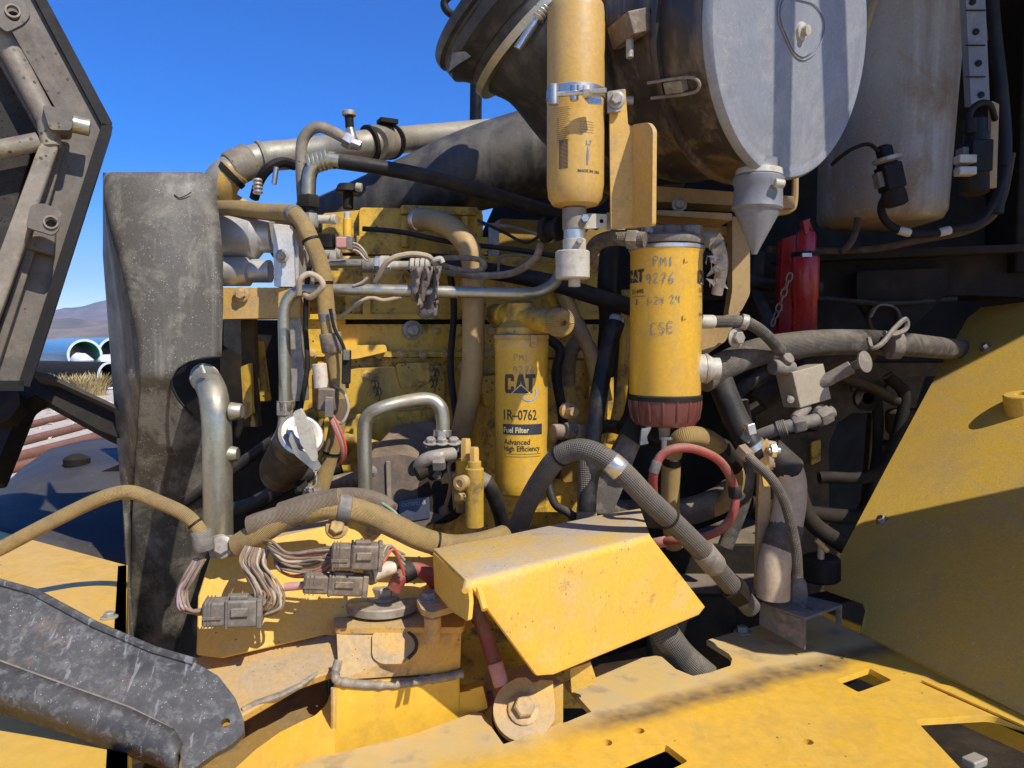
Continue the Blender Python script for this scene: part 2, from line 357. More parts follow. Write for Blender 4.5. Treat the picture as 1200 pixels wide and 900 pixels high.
M['wrap'] = mat('cream plastic wrap', (.66, .58, .44), (.5, .42, .3), .4, vscale=30, grime=((.3, .22, .14), .5, 40), bump=.3)
M['copper'] = mat('copper brown stick', (.35, .24, .13), (.25, .17, .1), .6, bump=.2)
def glassy(name, col):
    m = bpy.data.materials.new(name); m.use_nodes = True; B = m.node_tree.nodes['Principled BSDF']
    B.inputs['Base Color'].default_value = (*col, 1); B.inputs['Roughness'].default_value = .18; B.inputs['Transmission Weight'].default_value = .55; B.inputs['IOR'].default_value = 1.45
    return m
M['blkg'].node_tree.nodes['Principled BSDF'].inputs['Specular IOR Level'].default_value = .2
for k_ in ('blk', 'blkd', 'foam', 'rub', 'ybk', 'navy'): M[k_].node_tree.nodes['Principled BSDF'].inputs['Specular IOR Level'].default_value = .22
M['bowl'] = glassy('wine tinted plastic', (.28, .09, .07))
M['fluid'] = mat('dark red fuel', (.12, .02, .018), None, .3, bump=.02)
# ================================================================ LANDSCAPE
def landmat(name, cols, scs, bump=.3, dist=.05, rough=.95):
    m = bpy.data.materials.new(name); m.use_nodes = True; t = m.node_tree; N = t.nodes; L = t.links; B = N['Principled BSDF']
    tc = N.new('ShaderNodeTexCoord'); prev = None
    for i, (c, sc) in enumerate(zip(cols, scs)):
        n = N.new('ShaderNodeTexNoise'); n.inputs['Scale'].default_value = sc; n.inputs['Detail'].default_value = 9; n.inputs['Roughness'].default_value = .65
        L.new(tc.outputs['Object'], n.inputs[0])
        if i == 0:
            prev = c; continue
        mr = N.new('ShaderNodeMapRange'); L.new(n.outputs[0], mr.inputs[0]); mr.inputs[1].default_value = .42; mr.inputs[2].default_value = .6
        x = N.new('ShaderNodeMix'); x.data_type = 'RGBA'; L.new(mr.outputs[0], x.inputs[0])
        if isinstance(prev, tuple): x.inputs[6].default_value = (*prev, 1)
        else: L.new(prev, x.inputs[6])
        x.inputs[7].default_value = (*c, 1); prev = x.outputs[2]
    L.new(prev, B.inputs['Base Color']); B.inputs['Roughness'].default_value = rough
    bu = N.new('ShaderNodeBump'); bu.inputs['Strength'].default_value = bump; bu.inputs['Distance'].default_value = dist
    L.new(n.outputs[0], bu.inputs['Height']); L.new(bu.outputs[0], B.inputs['Normal'])
    return m
M['sand'] = landmat('sandy ground', [(.52, .45, .35), (.44, .37, .28), (.6, .53, .44)], [1, .4, 6], .5)
M['sage'] = landmat('dry brush', [(.45, .34, .14), (.3, .25, .12), (.55, .42, .2)], [1, 3, 9], .5)
M['hill'] = landmat('dry hills', [(.2, .15, .12), (.13, .12, .1), (.27, .21, .17)], [1, .002, .006], .6, 30)
M['mount'] = landmat('distant mountain', [(.17, .13, .13), (.1, .1, .1), (.3, .25, .23)], [1, .0006, .0015], .6, 80)
g = MB(); n = 40; g.sheet([[Vector((-14000 + 28000*i/n, -2000 + 16500*j/n, 0)) for j in range(n+1)] for i in range(n+1)])
struct('ground', g, M['sand'])
def ridge(name, y0, depth, hgt, sc, seed, m, x0=-9000, x1=4000, n=90, k=10):
    g = MB(); G = []
    for i in range(n+1):
        x = x0 + (x1-x0)*i/n; row = []
        for j in range(k+1):
            q = j/k; e = math.sin(q*math.pi)**.8 if j < k else 0
            h = hgt*e*(.62 + .55*noise.fractal(Vector((x*sc, j*.25, seed)), 1, 2, 5))
            row.append(Vector((x, y0+depth*q, max(h, -1) - (1 if j in (0, k) else 0))))
        G.append(row)
    g.sheet(G); struct(name, g, m, sm=180)
ridge('mountains', 8500, 4200, 760, 1/2600, 3.1, M['mount'], -9500, 3500)
ridge('hills', 3200, 1900, 150, 1/900, 9.7, M['hill'], -3600, 1500)
# dry brush: clumps of blades joined, nobody could count them
def tufts(name, label, xy, hgt, cnt, seed):
    random.seed(seed); g = MB()
    for (x, y) in xy:
        s_ = random.uniform(.7, 1.3)
        for k in range(cnt):
            a = random.uniform(0, 6.283); le = random.uniform(.2, .85); h = hgt*s_*random.uniform(.5, 1.1); wd = hgt*.05
            bx, by = x+math.cos(a)*hgt*.25*random.random(), y+math.sin(a)*hgt*.25*random.random()
            tx, ty = bx+math.cos(a)*le*h, by+math.sin(a)*le*h; p = Vector((-math.sin(a), math.cos(a), 0))*wd
            b0 = Vector((bx, by, -.02)); md = Vector((bx, by, 0)).lerp(Vector((tx, ty, h)), .55) + Vector((0, 0, h*.12))
            g.add([b0-p, b0+p, md+p*.9, md-p*.9, Vector((tx, ty, h))], [(0, 1, 2, 3), (3, 2, 4)])
    solo(name, g, M['sage'], label, 'grass', kind='stuff', fix=False)
random.seed(3)
near = [(random.uniform(-21, -16.2)*1.0, random.uniform(27, 31)) for _ in range(70)]
tufts('dry_grass', 'tall straw coloured grass clump in front of the blue pipes', near, .75, 60, 4)
tufts('sagebrush', 'band of golden brush behind the blue pipes', [(random.uniform(-75, -20), random.uniform(52, 120)) for _ in range(520)], 1.3, 34, 5)
tufts('ground_cover', 'low dry weeds scattered on the sandy yard', [(random.uniform(-40, 10), random.uniform(20, 50)) for _ in range(160)], .22, 12, 6)
# blue pipes on the yard
M['pblue'] = mat('blue pvc', (.03, .24, .46), (.04, .3, .5), .35, bump=.03, dust=((.75, .74, .7), .35, .0))
M['pgrn'] = mat('green pipe lining', (.08, .4, .22), (.06, .32, .18), .4, bump=.03)
M['prim'] = mat('pale pipe rim', (.62, .72, .7), None, .5, bump=.03)
M['sack'] = mat('white sack', (.75, .75, .78), (.6, .62, .68), .7, bump=.3, bscale=8)
def bigpipe(px, py, rpx, Y, dirv, L, label, outer, inner, rim, grp):
    c = at(px, py, Y); r = rp(rpx, Y); d = Vector(dirv).normalized(); t = thing('large_pipe', label, 'pipe', c, grp)
    build('pipe_wall', MB().lathe(c, d, [(r, 0), (r, L)], 48, cap=False), outer, t)
    build('pipe_lining', MB().lathe(c, d, [(r*.86, .01), (r*.86, L)], 48, cap=False), inner, t, fix=False)
    build('pipe_rim', MB().lathe(c, d, [(r*.86, .01), (r*.86, -.02), (r*1.01, -.02), (r*1.01, .03)], 48, cap=False), rim, t)
pd = (-.66, .75, 0)
bigpipe(99.5, 416, 18.5, 37, pd, 11, 'blue pipe with green lining and a white sack in its mouth', M['pblue'], M['pgrn'], M['prim'], 'large pipes lying in the yard')
bigpipe(134, 413, 17.5, 38.2, pd, 12, 'second blue pipe half hidden by the black sheet guard', M['pblue'], M['pgrn'], M['prim'], 'large pipes lying in the yard')
bigpipe(129, 440, 16, 34.5, (-.9, .42, 0), 5, 'black pipe lying in front of the two blue pipes', M['blk'], M['blk'], M['prim'], 'large pipes lying in the yard')
def sack(px, py, Y, s, label):
    c = at(px, py, Y); g = MB(); n = 14; m = 8; G = []
    for j in range(m+1):
        th = math.pi*j/m
        G.append([c + Vector((math.cos(a)*math.sin(th)*1.2, math.sin(a)*math.sin(th), math.cos(th)*.8))*s*(1+.25*noise.noise(Vector((math.cos(a)*2, th*1.5, px)))) for a in [6.2832*i/n for i in range(n+1)]])
    g.sheet(G); solo('plastic_sack', g, M['sack'], label, 'sack')
sack(95, 422, 36.7, .42, 'white sack stuffed in the mouth of the blue pipe')
sack(105, 434, 36, .42, 'crumpled white sack lying just under the open blue pipe')
sack(127, 424, 36, .42, 'pale sack beside the second blue pipe by the guard')
# rust coloured rods lying on the yard
M['rod'] = mat('rust red pipe', (.22, .085, .04), (.16, .062, .03), .7, vscale=3, bump=.1, bscale=20, dust=((.42, .29, .19), .3, .05))
def rod(a, b, r, label, open_=False):
    p0 = atz(a[0], a[1], r); p1 = atz(b[0], b[1], r); t = MB()
    t.lathe(p0, p1-p0, [(r, 0), (r, (p1-p0).length)], 16, cap=not open_)
    if open_:
        th = thing('steel_pipe', label, 'pipe', p1, 'rust red steel pipes on the sand'); build('pipe_wall', t, M['rod'], th)
        build('pipe_rim', MB().lathe(p1, p0-p1, [(r*.5, .04), (r*.5, -.01), (r*1.02, -.01), (r*1.02, .03)], 16, cap=False), M['prim'], th)
        build('pipe_bore', MB().lathe(p1, p0-p1, [(r*.5, .3), (r*.5, .0)], 16), M['blk'], th)
    else: solo('steel_pipe', t, M['rod'], label, 'pipe', 'rust red steel pipes on the sand')
RD = [((-260, 610), (139, 505), .11, 'rust red steel pipe with an open pale end near the guard', True),
      ((-200, 600), (132, 520), .085, 'nearest rust red pipe, just above the dark hood', False),
      ((-200, 575), (136, 489), .09, 'rust red pipe second farthest behind the open ended one', False),
      ((-160, 545), (120, 477), .09, 'rust red pipe in the middle of the row on the sand', False),
      ((-120, 515), (100, 465), .1, 'rust red pipe just below the black arm', False),
      ((-90, 494), (90, 457), .1, 'farthest rust red pipe mostly behind the black arm', False)]
for a, b, r, l, o_ in RD: rod(a, b, r, l, o_)
random.seed(21)
g = MB()
for _ in range(420):
    x = random.uniform(-16, -3); y = random.uniform(10, 34); s_ = random.uniform(.03, .1); c = Vector((x, y, s_*.3))
    vs_ = [c + Vector((random.uniform(-1, 1), random.uniform(-1, 1), random.uniform(-.4, .6)))*s_ for _ in range(6)]
    g.add(vs_, [(0, 1, 2), (0, 2, 3), (0, 3, 4), (1, 2, 5), (2, 3, 5), (3, 4, 5), (0, 1, 4), (1, 4, 5)])
solo('gravel', g, M['sand'], 'small stones scattered on the pale sand', 'gravel', kind='stuff')

# ================================================================ OPEN DOOR (left)
dn = Vector((.50, -.86, .05)).normalized(); dp = at(125, 147, 1.12)
def dh(px, py, off=0): return hit(px, py, dp + dn*off, dn)
D = thing('engine_door', 'open black engine door with a welded tube frame, left edge of the view', 'door', dh(30, 200))
OUT = [(38, -90), (42, -12), (126, 146), (28, 452), (-140, 452), (-300, 150), (-140, -90)]
INN = [(-30, -90), (-2, 0), (62, 140), (-40, 420), (-140, 420), (-260, 150), (-160, -80)]
build('door_skin', MB().plate([dh(x, y, -.03) for x, y in OUT], -dn*.006), M['foam'], D)
build('flange', MB().plate([dh(x, y, 0) for x, y in [(32, -90), (38, -8), (119, 148), (24, 448), (-140, 448), (-290, 150), (-140, -90)]], -dn*.012, [[dh(x, y, 0) for x, y in [(-12, -70), (6, 0), (78, 142), (-18, 440), (-140, 430), (-262, 150), (-150, -70)]]]), M['door'], D, bevel=.0015)
rim = MB()
RO = [dh(x, y, .008) for x, y in OUT]
for i in range(4):
    a, b = RO[i], RO[i+1] ; d = (b-a).normalized(); q = d.cross(dn).normalized()*.007
    rim.add([a-q, b-q, b+q, a+q, a-q-dn*.045, b-q-dn*.045, b+q-dn*.045, a+q-dn*.045], [(0, 1, 2, 3), (4, 5, 6, 7), (0, 1, 5, 4), (1, 2, 6, 5), (2, 3, 7, 6), (3, 0, 4, 7)])
build('edge_seal', rim, M['blk'], D)
inner = MB().plate([dh(x, y, .006) for x, y in [(-60, -40), (-20, 20), (46, 146), (-6, 330), (-120, 330), (-200, 150)]], -dn*.02); build('inner_panel', inner, M['foam'], D, bevel=.003)
def dpts(P, off): return spline([dh(x, y, off) for x, y in P], 6)
def dtube(P, r, off, nm='frame_tube'):
    p = dpts(P, off); build(nm, MB().tube(p, [rp(r, 1.05)]*len(p), 14), M['dtube'], D)
dtube([(-24, 8), (12, 60), (38, 108), (56, 142)], 11.5, .045)
dtube([(-60, 183), (0, 175), (46, 166)], 10.5, .045)
dtube([(56, 142), (58, 160), (60, 172)], 11.5, .045)
build('frame_bar', MB().plate([dh(x, y, .055) for x, y in [(46, 168), (70, 158), (68, 175), (15, 330), (-18, 420), (-52, 420), (-14, 330)]], -dn*.022), M['dtube'], D, bevel=.004)
build('frame_bar', MB().plate([dh(x, y, .02) for x, y in [(70, 170), (78, 170), (40, 300), (-2, 430), (-14, 430), (28, 300)]], -dn*.012), M['door'], D, bevel=.002)
build('stiffener', MB().plate([dh(x, y, .02) for x, y in [(-20, 40), (-8, 34), (54, 150), (46, 156)]], -dn*.02), M['door'], D, bevel=.002)
build('stiffener', MB().plate([dh(x, y, .012) for x, y in [(10, 30), (26, 24), (84, 132), (78, 150)]], -dn*.012), M['door'], D, bevel=.002)
build('hinge_clamp', MB().plate(rounded([dh(x, y, .07) for x, y in [(49, 122), (86, 130), (84, 153), (58, 152)]], .006), -dn*.045), M['door'], D, bevel=.003)
build('hinge_pin', MB().cyl(dh(84, 145, .045), dh(106, 150, .045), rp(9.5, 1.1)), M['zinc'], D)
for pts, hx, hy in [([(-12, -8), (20, -14), (36, 18), (28, 28), (8, 38), (-12, 22)], 16, 19), ([(36, 240), (52, 238), (73, 248), (69, 270), (62, 276), (30, 266)], 60, 263)]:
    b = build('latch_plate', MB().plate(rounded([dh(x, y, .075) for x, y in pts], .005), -dn*.008, [circ(dh(hx, hy, .075), dn, rp(5.5, 1.05))]), M['door'], D, bevel=.001)
    build('bolt', MB().lathe(dh(hx, hy, .06), dn, [(rp(8, 1), 0), (rp(8, 1), .018), (rp(6, 1), .018), (rp(6, 1), 0)], 20), M['dtube'], b)
build('latch_box', MB().plate([dh(x, y, .03) for x, y in [(34, 262), (66, 270), (64, 300), (28, 290)]], -dn*.03), M['door'], D, bevel=.003)
# black support arm from the door to behind the guard
an = Vector((.1, -.85, .5)).normalized(); ap = at(70, 460, 1.3)
A = thing('support_arm', 'black steel arm reaching from the open door behind the guard', 'arm', ap)
build('arm_plate', MB().plate(rounded([hit(x, y, ap, an) for x, y in [(-60, 440), (14, 427), (62, 441), (172, 494), (172, 525), (118, 505), (40, 462), (26, 472), (-10, 560), (-60, 560)]], .006), -an*.05), M['blk'], A, bevel=.003)
build('arm_lip', MB().plate([hit(x, y, ap+an*.03, an) for x, y in [(40, 436), (58, 438), (160, 486), (158, 489), (60, 444), (38, 440)]], -an*.03), M['blkg'], A)
build('arm_latch', MB().plate(rounded([hit(x, y, ap+an*.02, an) for x, y in [(-4, 462), (22, 458), (24, 474), (10, 492), (-6, 498)]], .006), -an*.03), M['blkd'], A, bevel=.002)

# ================================================================ DARK HOOD AND LEFT YELLOW FENDER
far = [(-60, 600), (0, 583), (30, 548), (60, 528), (100, 518), (140, 514), (175, 512)]
nea = [(-80, 618), (0, 632), (30, 645), (60, 655), (100, 664), (140, 668), (175, 672)]
g = MB(); G = []
for i in range(25):
    q = i/24*6; k = min(5, int(q)); t = q-k
    a = at(far[k][0]*(1-t)+far[k+1][0]*t, far[k][1]*(1-t)+far[k+1][1]*t, 2.3); b = at(nea[k][0]*(1-t)+nea[k+1][0]*t, nea[k][1]*(1-t)+nea[k+1][1]*t, 1.36)
    G.append([a.lerp(b, j/14) + Z*(.05*math.sin(math.pi*j/14)) for j in range(15)])
g.sheet(G); b = MB(); 
HD = thing('rear_hood', 'glossy dark hood reflecting the sky, low between the guard and the yellow fender', 'hood', at(60, 600, 1.9))
build('top_skin', g, M['blkg'], HD, solid=.012, sm=60)
hp = at(90, 541, 1.85) + Z*.012
build('filler_cap', MB().lathe(hp, Z, [(.03, -.02), (.03, -.004), (.022, .002), (.01, .007), (.001, .008)], 24), M['blkd'], HD)
build('drain_slot', MB().lathe(at(97, 592, 1.6) + Z*.006, Z, [(.012, -.01), (.012, .0), (.004, .0)], 16), M['blk'], HD)
# yellow fender
ZF = 1.85
def zf(x, y, dz=0): return atz(x, y, ZF+dz)
FD = thing('left_fender', 'flat yellow fender plate behind and below the black lever', 'fender', zf(80, 720))
build('fender_plate', MB().plate([zf(x, y) for x, y in [(-420, 600), (0, 622), (149, 662), (149, 905), (140, 1200), (-600, 1200)]], Vector((0, 0, -.01))), M['yel'], FD, bevel=.002)
build('fender_skirt', MB().plate([zf(149.5, 662), zf(149.5, 905), zf(140, 1200), zf(140, 1200, -.5), zf(149.5, 662)-Z*.5], Vector((-.012, -.006, 0))), M['yel'], FD)
0 and build('fender_edge', MB().tube([zf(-200, 672, .006), zf(0, 690, .006), zf(110, 706, .006), zf(140, 712, .003)], [.006]*4, 8), M['yeld'], FD)
build('bolt', MB().bolt(zf(128, 724), Z, .007), M['bolt'], FD)

# ================================================================ BLACK SHEET GUARD
gn = Vector((.34, -.93, .12)).normalized(); gp = at(190, 450, 1.18)
def gh(x, y, off=0): return hit(x, y, gp + gn*off, gn)
def interp(T, y):
    if y <= T[0][0]: return T[0][1]
    for a, b in zip(T, T[1:]):
        if y <= b[0]: return a[1] + (b[1]-a[1])*(y-a[0])/(b[0]-a[0])
    return T[-1][1]
LX = [(203, 131), (207, 124), (214, 122), (235, 123), (270, 131), (330, 148), (400, 162), (455, 165), (560, 158), (700, 150), (765, 149)]
RX = [(203, 236), (208, 247), (216, 252), (260, 257), (300, 261), (360, 261), (417, 259), (419, 238), (424, 221), (432, 208), (444, 201), (458, 203), (470, 208), (484, 222), (500, 240), (520, 246), (640, 244), (700, 225), (765, 205)]
ys = [203, 205, 208, 212, 220, 235, 250, 270, 300, 330, 360, 390, 410, 417, 418.5, 421, 424, 428, 432, 438, 444, 451, 458, 464, 470, 477, 484, 492, 500, 510, 520, 560, 600, 640, 670, 700, 730, 765]
GD = thing('sheet_guard', 'tall dusty black sheet metal guard with a notch for the silver pipe', 'guard', gp)
G = []
for y in ys:
    l, r = interp(LX, y), interp(RX, y)
    row = []
    for j in range(13):
        q = j/12; x = l+(r-l)*q; cx = (x-122)/140
        bul = .022*math.sin(max(0, min(1, cx))*math.pi) - max(0, (225-y)/22)**2*.02 - .018*min(1, max(0, (y-330)/120)) - .32*max(0, y-440)/325
        row.append(gh(x, y, bul))
    G.append(row)
build('front_sheet', MB().sheet(G), M['guard'], GD, solid=.004, sm=60)
G = []
for y in ys:
    l = interp(LX, y); e = gh(l, y, .0 - max(0, (225-y)/22)**2*.02 - .018*min(1, max(0, (y-330)/120)) - .32*max(0, y-440)/325) ; k = e + Vector((-.016, .16, 0)); ol = 122 + max(0, (y-300))*.075
    w2 = hit(ol, y, gp + Vector((0, .10, 0)), Vector((0, 1, 0)))
    G.append([e, e.lerp(w2, .5), w2])
build('side_return', MB().sheet(G), M['guard'], GD, solid=.004, sm=60)
build('notch_lip', MB().tube(spline([gh(x, y, .0) for x, y in [(259, 418), (238, 420), (221, 425), (208, 433), (201, 445), (204, 459), (212, 472), (226, 487)]], 5), [.0022]*36, 6), M['blk'], GD)
build('wire_scratch', MB().tube(spline([gh(x, y, .024) for x, y in [(204, 228), (210, 232), (218, 229), (224, 225)]], 5), [.0008]*16, 5), M['blk'], GD)
inn = MB().plate(poly([(150, 385), (266, 385), (266, 800), (100, 800), (100, 560), (150, 540)], 1.78), Vector((0, .02, 0))); build('inner_wall', inn, M['blk'], GD)
# ================================================================ ENGINE BLOCK
bn = -V.copy(); b0 = at(450, 400, 1.47)
bn = Vector((.26, -.965, 0)).normalized(); BU = Vector((-bn.y, bn.x, 0))
BR = Matrix((BU, -bn, Z)).transposed()
def bh(x, y, off=0): return hit(x, y, b0 + bn*off, bn)
def bplate(P, off, th, r=0):
    p = [bh(x, y, off) for x, y in P]
    return MB().plate(rounded(p, r) if r else p, -bn*th)
E = thing('engine_block', 'oily yellow diesel engine block behind the hoses and filters', 'engine', b0)
def ep(nm, P, off, th, m='yele', r=.004, bv=.002, lab=None): return build(nm, bplate(P, off, th, r), M[m], E, bevel=bv, label=lab)
ep('crankcase', [(352, 300), (722, 300), (716, 700), (352, 700)], -.10, .3, 'yele', 0)
ep('cylinder_head', [(362, 300), (716, 300), (716, 374), (362, 374)], .0, .16, 'yele', .003)
ep('head_gasket', [(362, 373), (714, 373), (714, 382), (362, 382)], -.012, .1, 'blkd', 0, 0)
ep('upper_side_cover', [(352, 380), (716, 380), (716, 417), (352, 417)], -.004, .12, 'yele', .003)
ep('lower_side_cover', [(352, 419), (560, 419), (714, 423), (708, 600), (352, 600)], -.01, .12, 'yele', .003)
ep('water_jacket', [(400, 432), (515, 428), (522, 440), (518, 495), (500, 508), (430, 512), (398, 500)], .012, .05, 'yele', .012, .004)
ep('jacket_rib', [(380, 488), (530, 478), (530, 500), (470, 520), (380, 520)], .03, .06, 'yele', .01, .006)
ep('casting_boss', [(447, 505), (476, 503), (472, 535), (450, 535)], .035, .06, 'yele', .004, .004)
ep('casting_boss', [(463, 426), (503, 424), (505, 448), (470, 456)], .022, .03, 'yele', .008, .003)
ep('valve_cover_flange', [(418, 276), (572, 278), (572, 298), (418, 298)], .012, .14, 'yele', .002)
ep('valve_cover', [(421, 243), (566, 246), (566, 280), (421, 279)], .0, .12, 'yele', .008, .004)
ep('valve_cover', [(378, 250), (424, 246), (424, 296), (378, 296)], -.02, .1, 'yele', .006, .003)
ep('timing_cover', [(330, 338), (405, 338), (405, 380), (330, 380)], .0, .06, 'yele', .004)
ep('mount_arm', [(385, 405), (452, 404), (454, 412), (420, 420), (385, 424)], .03, .04, 'yel', .004, .002)
bt = MB
for x, y, r in [(483, 387, 8), (512, 388, 3), (418, 358, 5), (475, 262, 6), (500, 330, 6), (590, 330, 6), (575, 388, 6), (460, 470, 4), (505, 437, 4), (430, 440, 4), (665, 390, 7), (700, 470, 7), (545, 430, 6), (640, 455, 5), (385, 352, 5), (438, 505, 5), (395, 470, 5)]:
    build('bolt', MB().bolt(bh(x, y, .012 if y > 420 else .002), bn, rp(r, 1.45)), M['ybolt'] if r < 8 else M['bolt'], E)
for x in (475, 545): 
    build('cover_stud', MB().cyl(bh(x, 290, .025), bh(x, 254, .02), rp(5, 1.45)), M['yele'], E)
solo('cast_lettering', MB(), M['print'], 'x', 'x') if False else None
for (x, y) in [(508, 436), (437, 449), (440, 458), (505, 448)]:
    b = MB(); 
    for k in range(3):
        p = bh(x + k*2-2, y + (k % 2)*7, .0235); b.tube(spline([p, p + Z*.006 + BU*.004, p + BU*.008 - Z*.002, p + BU*.006 - Z*.009], 4), [.0011]*13, 5)
    build('dirt_streak', b, M['print'], E)
ep('valve_cover_top', [(470, 240), (560, 243), (560, 252), (470, 250)], .02, .08, 'yele', .004, .003)
ep('rocker_box', [(585, 256), (716, 262), (716, 302), (585, 300)], -.08, .1, 'ybk', .006, .003)
ep('head_ledge', [(362, 368), (716, 368), (716, 374), (362, 374)], .012, .03, 'yele', .001, .001)
ep('cover_ledge', [(352, 411), (716, 413), (716, 419), (352, 418)], .01, .03, 'yele', .001, .001)
for x in (378, 425, 540, 655): ep('casting_rib', [(x, 300), (x+9, 300), (x+9, 368), (x, 368)], .014, .04, 'yele', .002, .002)
for x in (372, 545, 690): ep('casting_rib', [(x, 424), (x+10, 424), (x+8, 520), (x+2, 520)], .012, .04, 'yele', .003, .003)
ep('side_lug', [(560, 440), (600, 436), (604, 470), (570, 480)], .03, .05, 'yele', .008, .004)
ep('side_lug', [(655, 520), (704, 516), (700, 560), (660, 566)], .02, .05, 'ybk', .008, .004)
for k in range(14):
    x = 366 + k*26; build('bolt', MB().bolt(bh(x, 415, .012), bn, rp(3.6, 1.45)), M['ybolt'], E)
for k in range(10): build('bolt', MB().bolt(bh(372 + k*36, 306, .002), bn, rp(4, 1.45)), M['ybolt'], E)
build('core_plug', MB().lathe(bh(600, 340, .001), bn, [(rp(12, 1.45), 0), (rp(12, 1.45), .004), (rp(10, 1.45), .004), (rp(9, 1.45), .001), (.001, .001)], 30), M['yele'], E)
build('core_plug', MB().lathe(bh(400, 470, -.008), bn, [(rp(13, 1.45), 0), (rp(13, 1.45), .006), (rp(11, 1.45), .006), (rp(10, 1.45), .002), (.001, .002)], 30), M['yele'], E)
# yellow beam and posts under the alternator
K = thing('front_bracket', 'yellow bracket beam with a grey worn post under the aluminium starter housing', 'bracket', at(295, 355, 1.3))
def yp(nm, P, Y, th, m, par, r=.002, bv=.002, lab=None):
    p = poly(P, Y); return build(nm, MB().plate(rounded(p, r) if r else p, Vector((.0, th, 0))), M[m], par, bevel=bv, label=lab)
yp('beam', [(255, 337), (352, 337), (352, 372), (255, 374)], 1.27, .06, 'yeld', K)
yp('post', [(338, 359), (352, 359), (357, 470), (340, 470)], 1.28, .03, 'bolt', K)
yp('post', [(282, 374), (297, 374), (300, 460), (303, 500), (285, 500)], 1.33, .02, 'rusty', K)
yp('rib', [(300, 400), (305, 400), (314, 470), (300, 470)], 1.36, .02, 'yele', K)
yp('rib', [(282, 430), (294, 425), (296, 485), (286, 492)], 1.31, .01, 'yele', K)
yp('gusset', [(262, 374), (290, 374), (290, 420), (262, 405)], 1.4, .01, 'bolt', K)
build('bolt', MB().bolt(at(283, 345, 1.265), Vector((0, -1, 0)), rp(6, 1.27)), M['ybolt'], K)
bk = MB().plate(poly([(258, 375), (420, 375), (420, 640), (258, 640)], 1.72), Vector((0, .02, 0)))
solo('timing_housing', bk, M['blkd'], 'grimy black housing in the gap behind the yellow bracket beam', 'housing')
# aluminium housing
S = thing('starter_housing', 'bare aluminium pump housing with a square flange above the yellow beam', 'pump', at(290, 290, 1.32))
Yc = 1.34
build('housing_body', MB().lathe(at(250, 276, Yc), at(318, 276, Yc)-at(250, 276, Yc), [(rp(26, Yc), 0), (rp(27, Yc), .02), (rp(27, Yc), .075), (rp(20, Yc), .085), (rp(20, Yc), .105)], 36), M['alu'], S)
build('lower_body', MB().lathe(at(250, 318, Yc-.01), at(318, 318, Yc)-at(250, 318, Yc), [(rp(17, Yc), 0), (rp(17, Yc), .062), (rp(13, Yc), .066), (rp(13, Yc), .1)], 30), M['alu'], S)
build('square_flange', MB().plate(rounded([at(x, y, yy) for x, y, yy in [(320, 262, 1.26), (343, 264, 1.27), (346, 336, 1.27), (321, 336, 1.26)]], .004), Vector((0, .13, 0))), M['alu'], S, bevel=.003)
build('flange_face', MB().plate(rounded(poly([(343, 270), (350, 290), (350, 325), (344, 334)], 1.28), .002), Vector((0, .1, 0))), M['alu'], S, bevel=.002)
build('bolt', MB().bolt(at(333, 262, 1.3), Z, rp(7, 1.3)), M['bolt'], S)
build('bolt', MB().bolt(at(331, 300, 1.258), -Yv, rp(5, 1.3)), M['bolt'], S)

# ================================================================ TUBES, LEFT AND MIDDLE
z_ = M['zinc']
t = hose('coolant_pipe', 'thick silver coolant pipe rising from the notch of the black guard', [(238, 440, 1.32), (240, 443, 1.24), (244, 448, 1.15), (250, 464, 1.11), (254, 500, 1.1), (255, 560, 1.1), (256, 634, 1.1)], 16, z_, 'pipe', [(.2, 8, 1.12, M['bolt'], 'hose_clamp')], n=24, pname='pipe_body')
build('weld_stub', MB().cyl(at(270, 482, 1.1), at(284, 482, 1.1), rp(11, 1.1), rp(9, 1.1)), M['zinc'], t)
build('weld_stub', MB().cyl(at(268, 532, 1.1), at(279, 532, 1.1), rp(10, 1.1), rp(8, 1.1)), M['zinc'], t)
build('clamp_screw', MB().cyl(at(236, 428, 1.1), at(240, 438, 1.1), rp(3, 1.1)), M['steel'], t)
hose('bent_tube', 'long silver tube bent over the engine from the left latch to the middle', [(334, 478, 1.2), (334, 440, 1.2), (333, 390, 1.2), (333, 368, 1.2), (337, 352, 1.2), (347, 343, 1.2), (365, 340, 1.2), (430, 340, 1.2), (520, 342, 1.21), (600, 344, 1.22), (628, 343, 1.23), (648, 333, 1.24), (656, 320, 1.25)], 7, z_, 'tube', [(.005, 16, 1.5, M['steel'], 'nut')], n=18, seg=8, pname='tube_body')
hose('delivery_tube', 'silver tube bent like a staple above the fuel pump', [(428, 640, 1.22), (428, 560, 1.22), (427, 505, 1.22), (432, 488, 1.22), (446, 479, 1.22), (470, 472, 1.23), (500, 468, 1.24), (515, 476, 1.24), (519, 492, 1.24), (519, 512, 1.24)], 8.5, z_, 'tube', [(.985, 8, 1.4, M['steel'], 'flange_collar')], n=18, pname='tube_body')
hose('ochre_pipe', 'thick ochre pipe curving down over the side of the engine', [(488, 258, 1.42), (505, 258, 1.38), (530, 268, 1.34), (549, 290, 1.32), (555, 320, 1.32), (555, 380, 1.32), (554, 430, 1.32), (549, 470, 1.33), (538, 520, 1.36)], 13, M['rubyel'], 'pipe', [(.03, 8, 1.1, M['steel'], 'hose_clamp')], n=24, pname='pipe_body')
hose('breather_tube', 'curved grey tube forming a tall hoop above the engine', [(361, 262, 1.3), (355, 235, 1.3), (353, 195, 1.3), (354, 168, 1.3), (362, 154, 1.3), (375, 149, 1.3), (393, 156, 1.3), (412, 167, 1.3)], 6.5, M['dtube'], 'tube', [(.985, 12, 1.5, M['steel'], 'hex_fitting'), (.12, 10, 1.5, M['bolt'], 'hex_fitting')], n=16, pname='tube_body')
